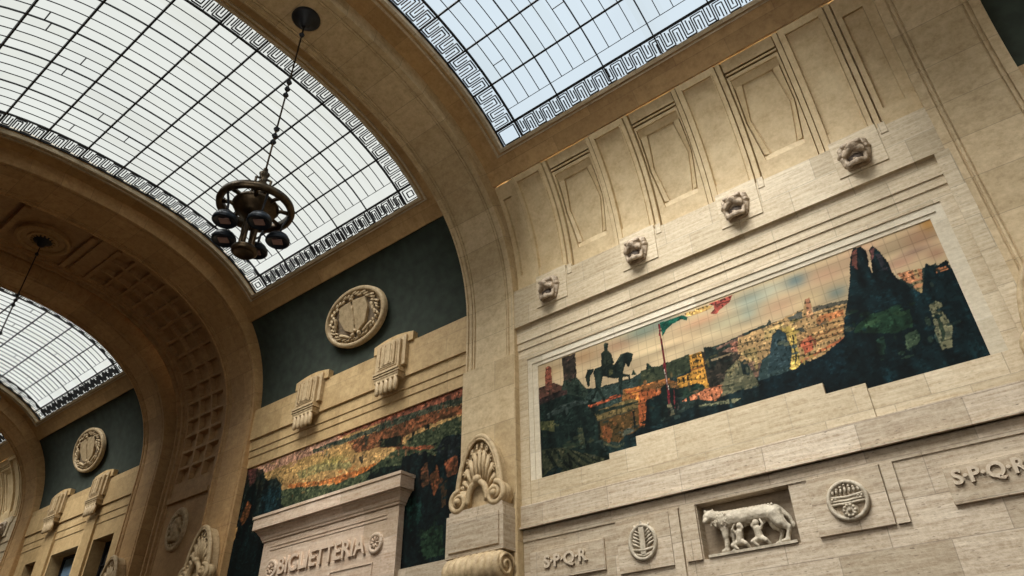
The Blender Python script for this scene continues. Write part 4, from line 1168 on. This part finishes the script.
def wolf():
    root = empty('wolf_relief', (-5.86, yb+.1, 3.90), 'carved she-wolf with two infants standing in the sunk stone panel', 'relief')
    root.scale = (.93, .9, .96); Y = .0
    caps = [
        ((-.62, Y, .80), .20, (-.1, Y+.02, .80), .19), ((-.1, Y+.02, .80), .19, (.42, Y+.02, .80), .175), ((.42, Y+.02, .80), .175, (.68, Y+.03, .76), .17),  # trunk
        ((-.62, Y, .80), .21, (-.76, Y-.03, .86), .17), ((-.76, Y-.03, .86), .16, (-.86, Y-.10, .90), .15),                                   # neck and ruff
        ((-.90, Y-.14, .92), .135, (-.94, Y-.20, .88), .12), ((-.95, Y-.22, .84), .085, (-.98, Y-.32, .78), .06),                              # head turned to the viewer
        ((-.99, Y-.14, 1.02), .04, (-1.02, Y-.14, 1.08), .022), ((-.83, Y-.14, 1.02), .04, (-.81, Y-.14, 1.08), .022),                         # ears
        ((-.62, Y-.04, .72), .13, (-.60, Y-.07, .42), .075), ((-.60, Y-.07, .42), .062, (-.62, Y-.07, .14), .05), ((-.62, Y-.08, .10), .058, (-.72, Y-.10, .08), .045),   # near front leg
        ((-.52, Y+.08, .68), .11, (-.47, Y+.08, .40), .065), ((-.47, Y+.08, .40), .055, (-.48, Y+.08, .14), .045), ((-.48, Y+.08, .10), .05, (-.56, Y+.06, .08), .04),
        ((.66, Y-.03, .72), .17, (.78, Y-.06, .50), .12), ((.78, Y-.06, .50), .10, (.96, Y-.06, .36), .06), ((.96, Y-.06, .36), .055, (.88, Y-.06, .14), .047), ((.88, Y-.07, .10), .055, (.76, Y-.08, .08), .043),   # near hind leg with hock
        ((.56, Y+.08, .68), .14, (.60, Y+.08, .48), .09), ((.60, Y+.08, .48), .075, (.74, Y+.08, .34), .05), ((.74, Y+.08, .34), .047, (.66, Y+.08, .14), .042), ((.66, Y+.08, .1), .048, (.56, Y+.06, .08), .04),
        ((.82, Y+.04, .80), .06, (.98, Y+.06, .62), .045), ((.98, Y+.06, .62), .045, (1.04, Y+.06, .40), .04),                                 # tail
    ]
    caps = [tuple((q*1.13 if isinstance(q, float) else q) for q in c_) for c_ in caps]
    for k in range(5): caps.append(((-.25+.16*k, Y-.02, .64), .05, (-.25+.16*k, Y-.03, .57), .03))
    blob('wolf_body', caps, .018, CARVEL, root, smooth_it=3, rough=.012)
    mb = MB(); rnd = random.Random(3)
    for i in range(60):                 # locks of the mane
        t = rnd.random(); x = -.92+.42*t; z = .72+.30*rnd.random()-.05*t; y = -.17-.03*rnd.random()+.02*t
        mb.tube([(x, y, z), (x+.03, y-.02, z-.05), (x+.02, y, z-.1)], .02, 5, rs=[.012, .026, .008])
    mb.build('mane', CARVEL, root, True); mb = MB()
    for i in range(20):
        x = -.85+1.5*i/19; mb.tube([(x, -.04, .985-.02*abs(i-8)/8), (x+.05, -.08, .92)], .02, 5, rs=[.035, .01])
    mb.build('back_ridge', CARVEL, root, True)
    for i, (bx, lean) in enumerate(((-.28, .06), (.22, -.02))):
        caps = [((bx, -.06, .24), .085, (bx+lean*.6, -.08, .42), .08), ((bx+lean, -.09, .56), .072), ((bx+lean*.8, -.08, .47), .04),
                ((bx-.05, -.08, .42), .035, (bx-.10, -.13, .50), .028), ((bx-.10, -.13, .50), .027, (bx-.04, -.13, .60), .022),
                ((bx+.07, -.08, .42), .035, (bx+.13, -.13, .50), .028), ((bx+.13, -.13, .50), .027, (bx+.09, -.12, .61), .022),
                ((bx-.04, -.08, .22), .06, (bx-.14, -.16, .16), .045), ((bx-.14, -.16, .16), .042, (bx-.05, -.14, .07), .032),
                ((bx+.05, -.08, .22), .06, (bx+.15, -.15, .15), .045), ((bx+.15, -.15, .15), .042, (bx+.20, -.10, .07), .032)]
        caps = [tuple((q*1.2 if isinstance(q, float) else (bx+(q[0]-bx)*1.15, q[1], q[2]*1.05)) for q in c_) for c_ in caps]
        blob('infant', caps, .014, CARVEL, root, smooth_it=2)
    mb = MB(); mb.box(-1.1, 1.1, -.16, .24, -.01, .05)
    for i in range(16): mb.ball((-1.0+2.0*i/15, -.05+.05*(i % 3), .04), .07, (1.3, 1, .5))
    mb.build('rocky_ground', CARVEL, root)
wolf()

# ------------------------------------------------------------------ chandeliers
def chandelier(x, z_top, drop, label):
    root = empty('chandelier', (x, YC, z_top), label, 'chandelier', 'bronze chandeliers hanging from the arches')
    D = -drop       # height of the wheel below the anchor
    mb = MB(); mb.lathe([(0, .1), (.42, .1), (.44, 0), (.36, -.08), (.2, -.12), (.14, -.3), (.05, -.36), (0, -.36)], n=32); mb.build('ceiling_canopy', IRON, root, True)
    mb = MB(); mb.tube([(0, 0, -.3), (0, 0, D+1.2)], .026, 8); mb.build('rod', BRONZE, root, True)
    knobs = [-.75] + [D*.42+k for k in (.28, 0, -.25)] + [D*.66+k for k in (.2, -.05, -.28)]
    for k in knobs:
        mb = MB(); mb.lathe([(0, .09), (.05, .07), (.085, 0), (.05, -.07), (0, -.09)], (0, 0, k), 14); mb.build('knob', IRON, root, True)
    mb = MB(); mb.lathe([(0, 1.32), (.06, 1.30), (.08, 1.18), (.14, 1.12), (.10, 1.02), (.10, .82), (.20, .72), (.23, .62), (.14, .54), (.12, .4), (.22, .34), (.25, .22), (.14, .15), (.12, 0), (0, 0)], (0, 0, D), 24); mb.build('finial', BRONZE, root, True)
    for k in range(4):
        a = 2*PI*k/4+.4; mb = MB(); mb.tube([(.12*math.cos(a), .12*math.sin(a), D+.9), (.27*math.cos(a), .27*math.sin(a), D+.8), (.25*math.cos(a), .25*math.sin(a), D+.52), (.13*math.cos(a), .13*math.sin(a), D+.42)], .035, 7); mb.build('finial_scroll', BRONZE, root, True)
    mb = MB(); mb.lathe([(.80, .0), (.78, .09), (.86, .13), (.94, .10), (.965, .0), (.94, -.10), (.86, -.10), (.80, -.06), (.80, 0)], (0, 0, D), 64); mb.build('wheel', BRONZE, root, True)
    for k in range(8):
        a = 2*PI*k/8+.2; mb = MB(); c, s_ = math.cos(a), math.sin(a)
        mb.tube([(.40*c, .40*s_, D-.05), (.62*c, .62*s_, D+.02), (.83*c, .83*s_, D)], .05, 8, rs=[.07, .05, .06]); mb.build('arm', BRONZE, root, True)
    mb = MB(); mb.lathe([(0, .14), (.40, .13), (.55, .08), (.58, .0), (.53, -.05), (.50, -.14), (.38, -.18), (.36, -.26), (.22, -.32), (0, -.34)], (0, 0, D), 40); mb.build('bowl', BRONZE, root, True)
    for k in range(4):
        a = 2*PI*k/4+.6; mb = MB(); mb.lathe([(0, 0), (.06, 0), (.05, -.15), (.065, -.3), (.05, -.5), (.06, -1.0), (0, -1.0)], (.16*math.cos(a), .16*math.sin(a), D-.36), 10); mb.build('column', BRONZE, root, True)
    mb = MB(); mb.lathe([(0, 0), (.26, 0), (.31, -.05), (.31, -.14), (.25, -.20), (.22, -.17), (0, -.17)], (0, 0, D-1.26), 32); mb.build('bottom_disc', BRONZE, root, True)
    for k in range(5):
        a = math.radians(-85+72*k); c, s_ = math.cos(a), math.sin(a); X, Y = .70*c, .70*s_
        mb = MB(); mb.lathe([(0, .16), (.12, .15), (.23, .08), (.29, -.02), (.30, -.10), (.27, -.14), (.23, -.09), (0, -.08)], (X, Y, D-.80), 24)
        lamp = mb.build('floodlight', LAMPB, root, True)
        mb = MB()
        ca, sa = math.cos(.75), math.sin(.75); n0 = len(mb.v); mb.box(-.12, .12, -.10, .10, D-.915, D-.87)
        mb.v[n0:] = [(X+vx*ca-vy*sa, Y+vx*sa+vy*ca, vz) for vx, vy, vz in mb.v[n0:]]; mb.build('emitter', LENS, lamp)
        mb = MB(); mb.tube([(X, Y, D-.68), (X*1.05, Y*1.05, D-.35), (X*1.2, Y*1.2, D-.06)], .03, 7); mb.build('hanger', IRON, root, True)
    return root
ch = chandelier(-13.3, 19.42, 7.55, 'bronze wheel chandelier with five blue-black floodlights hanging in front of the big skylight')
ch.rotation_euler = (0, math.radians(1.8), 0)
ceiling_rose(CX-.2, 20.0, 1.0, 'carved round ceiling rose in a square panel on the wide coffered arch')
ch2 = copy_tree(ch, (CX-.2, YC, 19.98), 'mostly hidden chandelier whose dark rod hangs from the carved ceiling rose')

# ------------------------------------------------------------------ light
w = bpy.data.worlds.new('World'); bpy.context.scene.world = w; w.use_nodes = True
bg = w.node_tree.nodes['Background']; bg.inputs[0].default_value = (.80, .90, 1.0, 1); bg.inputs[1].default_value = 1.1
def sun(name, rot, e, ang, col):
    l = bpy.data.lights.new(name, 'SUN'); l.energy = e; l.angle = math.radians(ang); l.color = col
    o = bpy.data.objects.new(name, l); C.objects.link(o); o.rotation_euler = [math.radians(v) for v in rot]; return o
sun('hazy_daylight', (33, 0, 0), 29.0, 46, (1, .96, .88))
# added glowing panels on the unseen south wall, frontal fill for the near bay
FILL_PANEL = nm('fill_light_panel')
e = FILL_PANEL[1].nodes.new('ShaderNodeEmission'); e.inputs[0].default_value = (1, .96, .88, 1); e.inputs[1].default_value = 3.6
FILL_PANEL[1].links.new(e.outputs[0], FILL_PANEL[2].inputs[0])
for i, (a, b) in enumerate(((-10.8, -7.2), (-6.8, -3.2), (-2.8, 0.3))):
    t = tag(bpy.data.objects.new('window_%d' % (10+i), None), kind='structure'); C.objects.link(t); t.location = ((a+b)/2, -2.24, 5.2)
    hw_ = (b-a)/2; mb = MB(); mb.box(-hw_, hw_, 0, .03, 0, 7); mb.build('pane', FILL_PANEL[0], t)  # pane added as a light source, not a known opening
    mb = MB()
    for x0, x1, z0, z1 in ((-hw_-.15, -hw_, -.15, 7.15), (hw_, hw_+.15, -.15, 7.15), (-hw_-.15, hw_+.15, 7, 7.15), (-hw_-.15, hw_+.15, -.15, 0), (-.04, .04, 0, 7), (-hw_, hw_, 3.4, 3.5)): mb.box(x0, x1, -.02, .1, z0, z1)
    mb.build('frame', IRON, t)

# ------------------------------------------------------------------ camera
R = Matrix(((0.783654, 0.356663, 0.508604), (0.621052, -0.432124, -0.653883), (-0.013436, 0.828288, -0.560142)))
cam = bpy.data.cameras.new('camera'); co = bpy.data.objects.new('camera', cam); C.objects.link(co)
co.matrix_world = R.to_4x4(); cam.sensor_width = 36; cam.lens = 708.7256*36/1024; cam.clip_end = 300
sc = bpy.context.scene; sc.camera = co
sc.view_settings.view_transform = 'Standard'; sc.view_settings.look = 'None'; sc.view_settings.gamma = 1; sc.view_settings.use_curve_mapping = False
sc.view_settings.exposure = -0.32
sc.cycles.max_bounces = 8; sc.cycles.diffuse_bounces = 4; sc.cycles.transparent_max_bounces = 8
sc.cycles.use_denoising = True
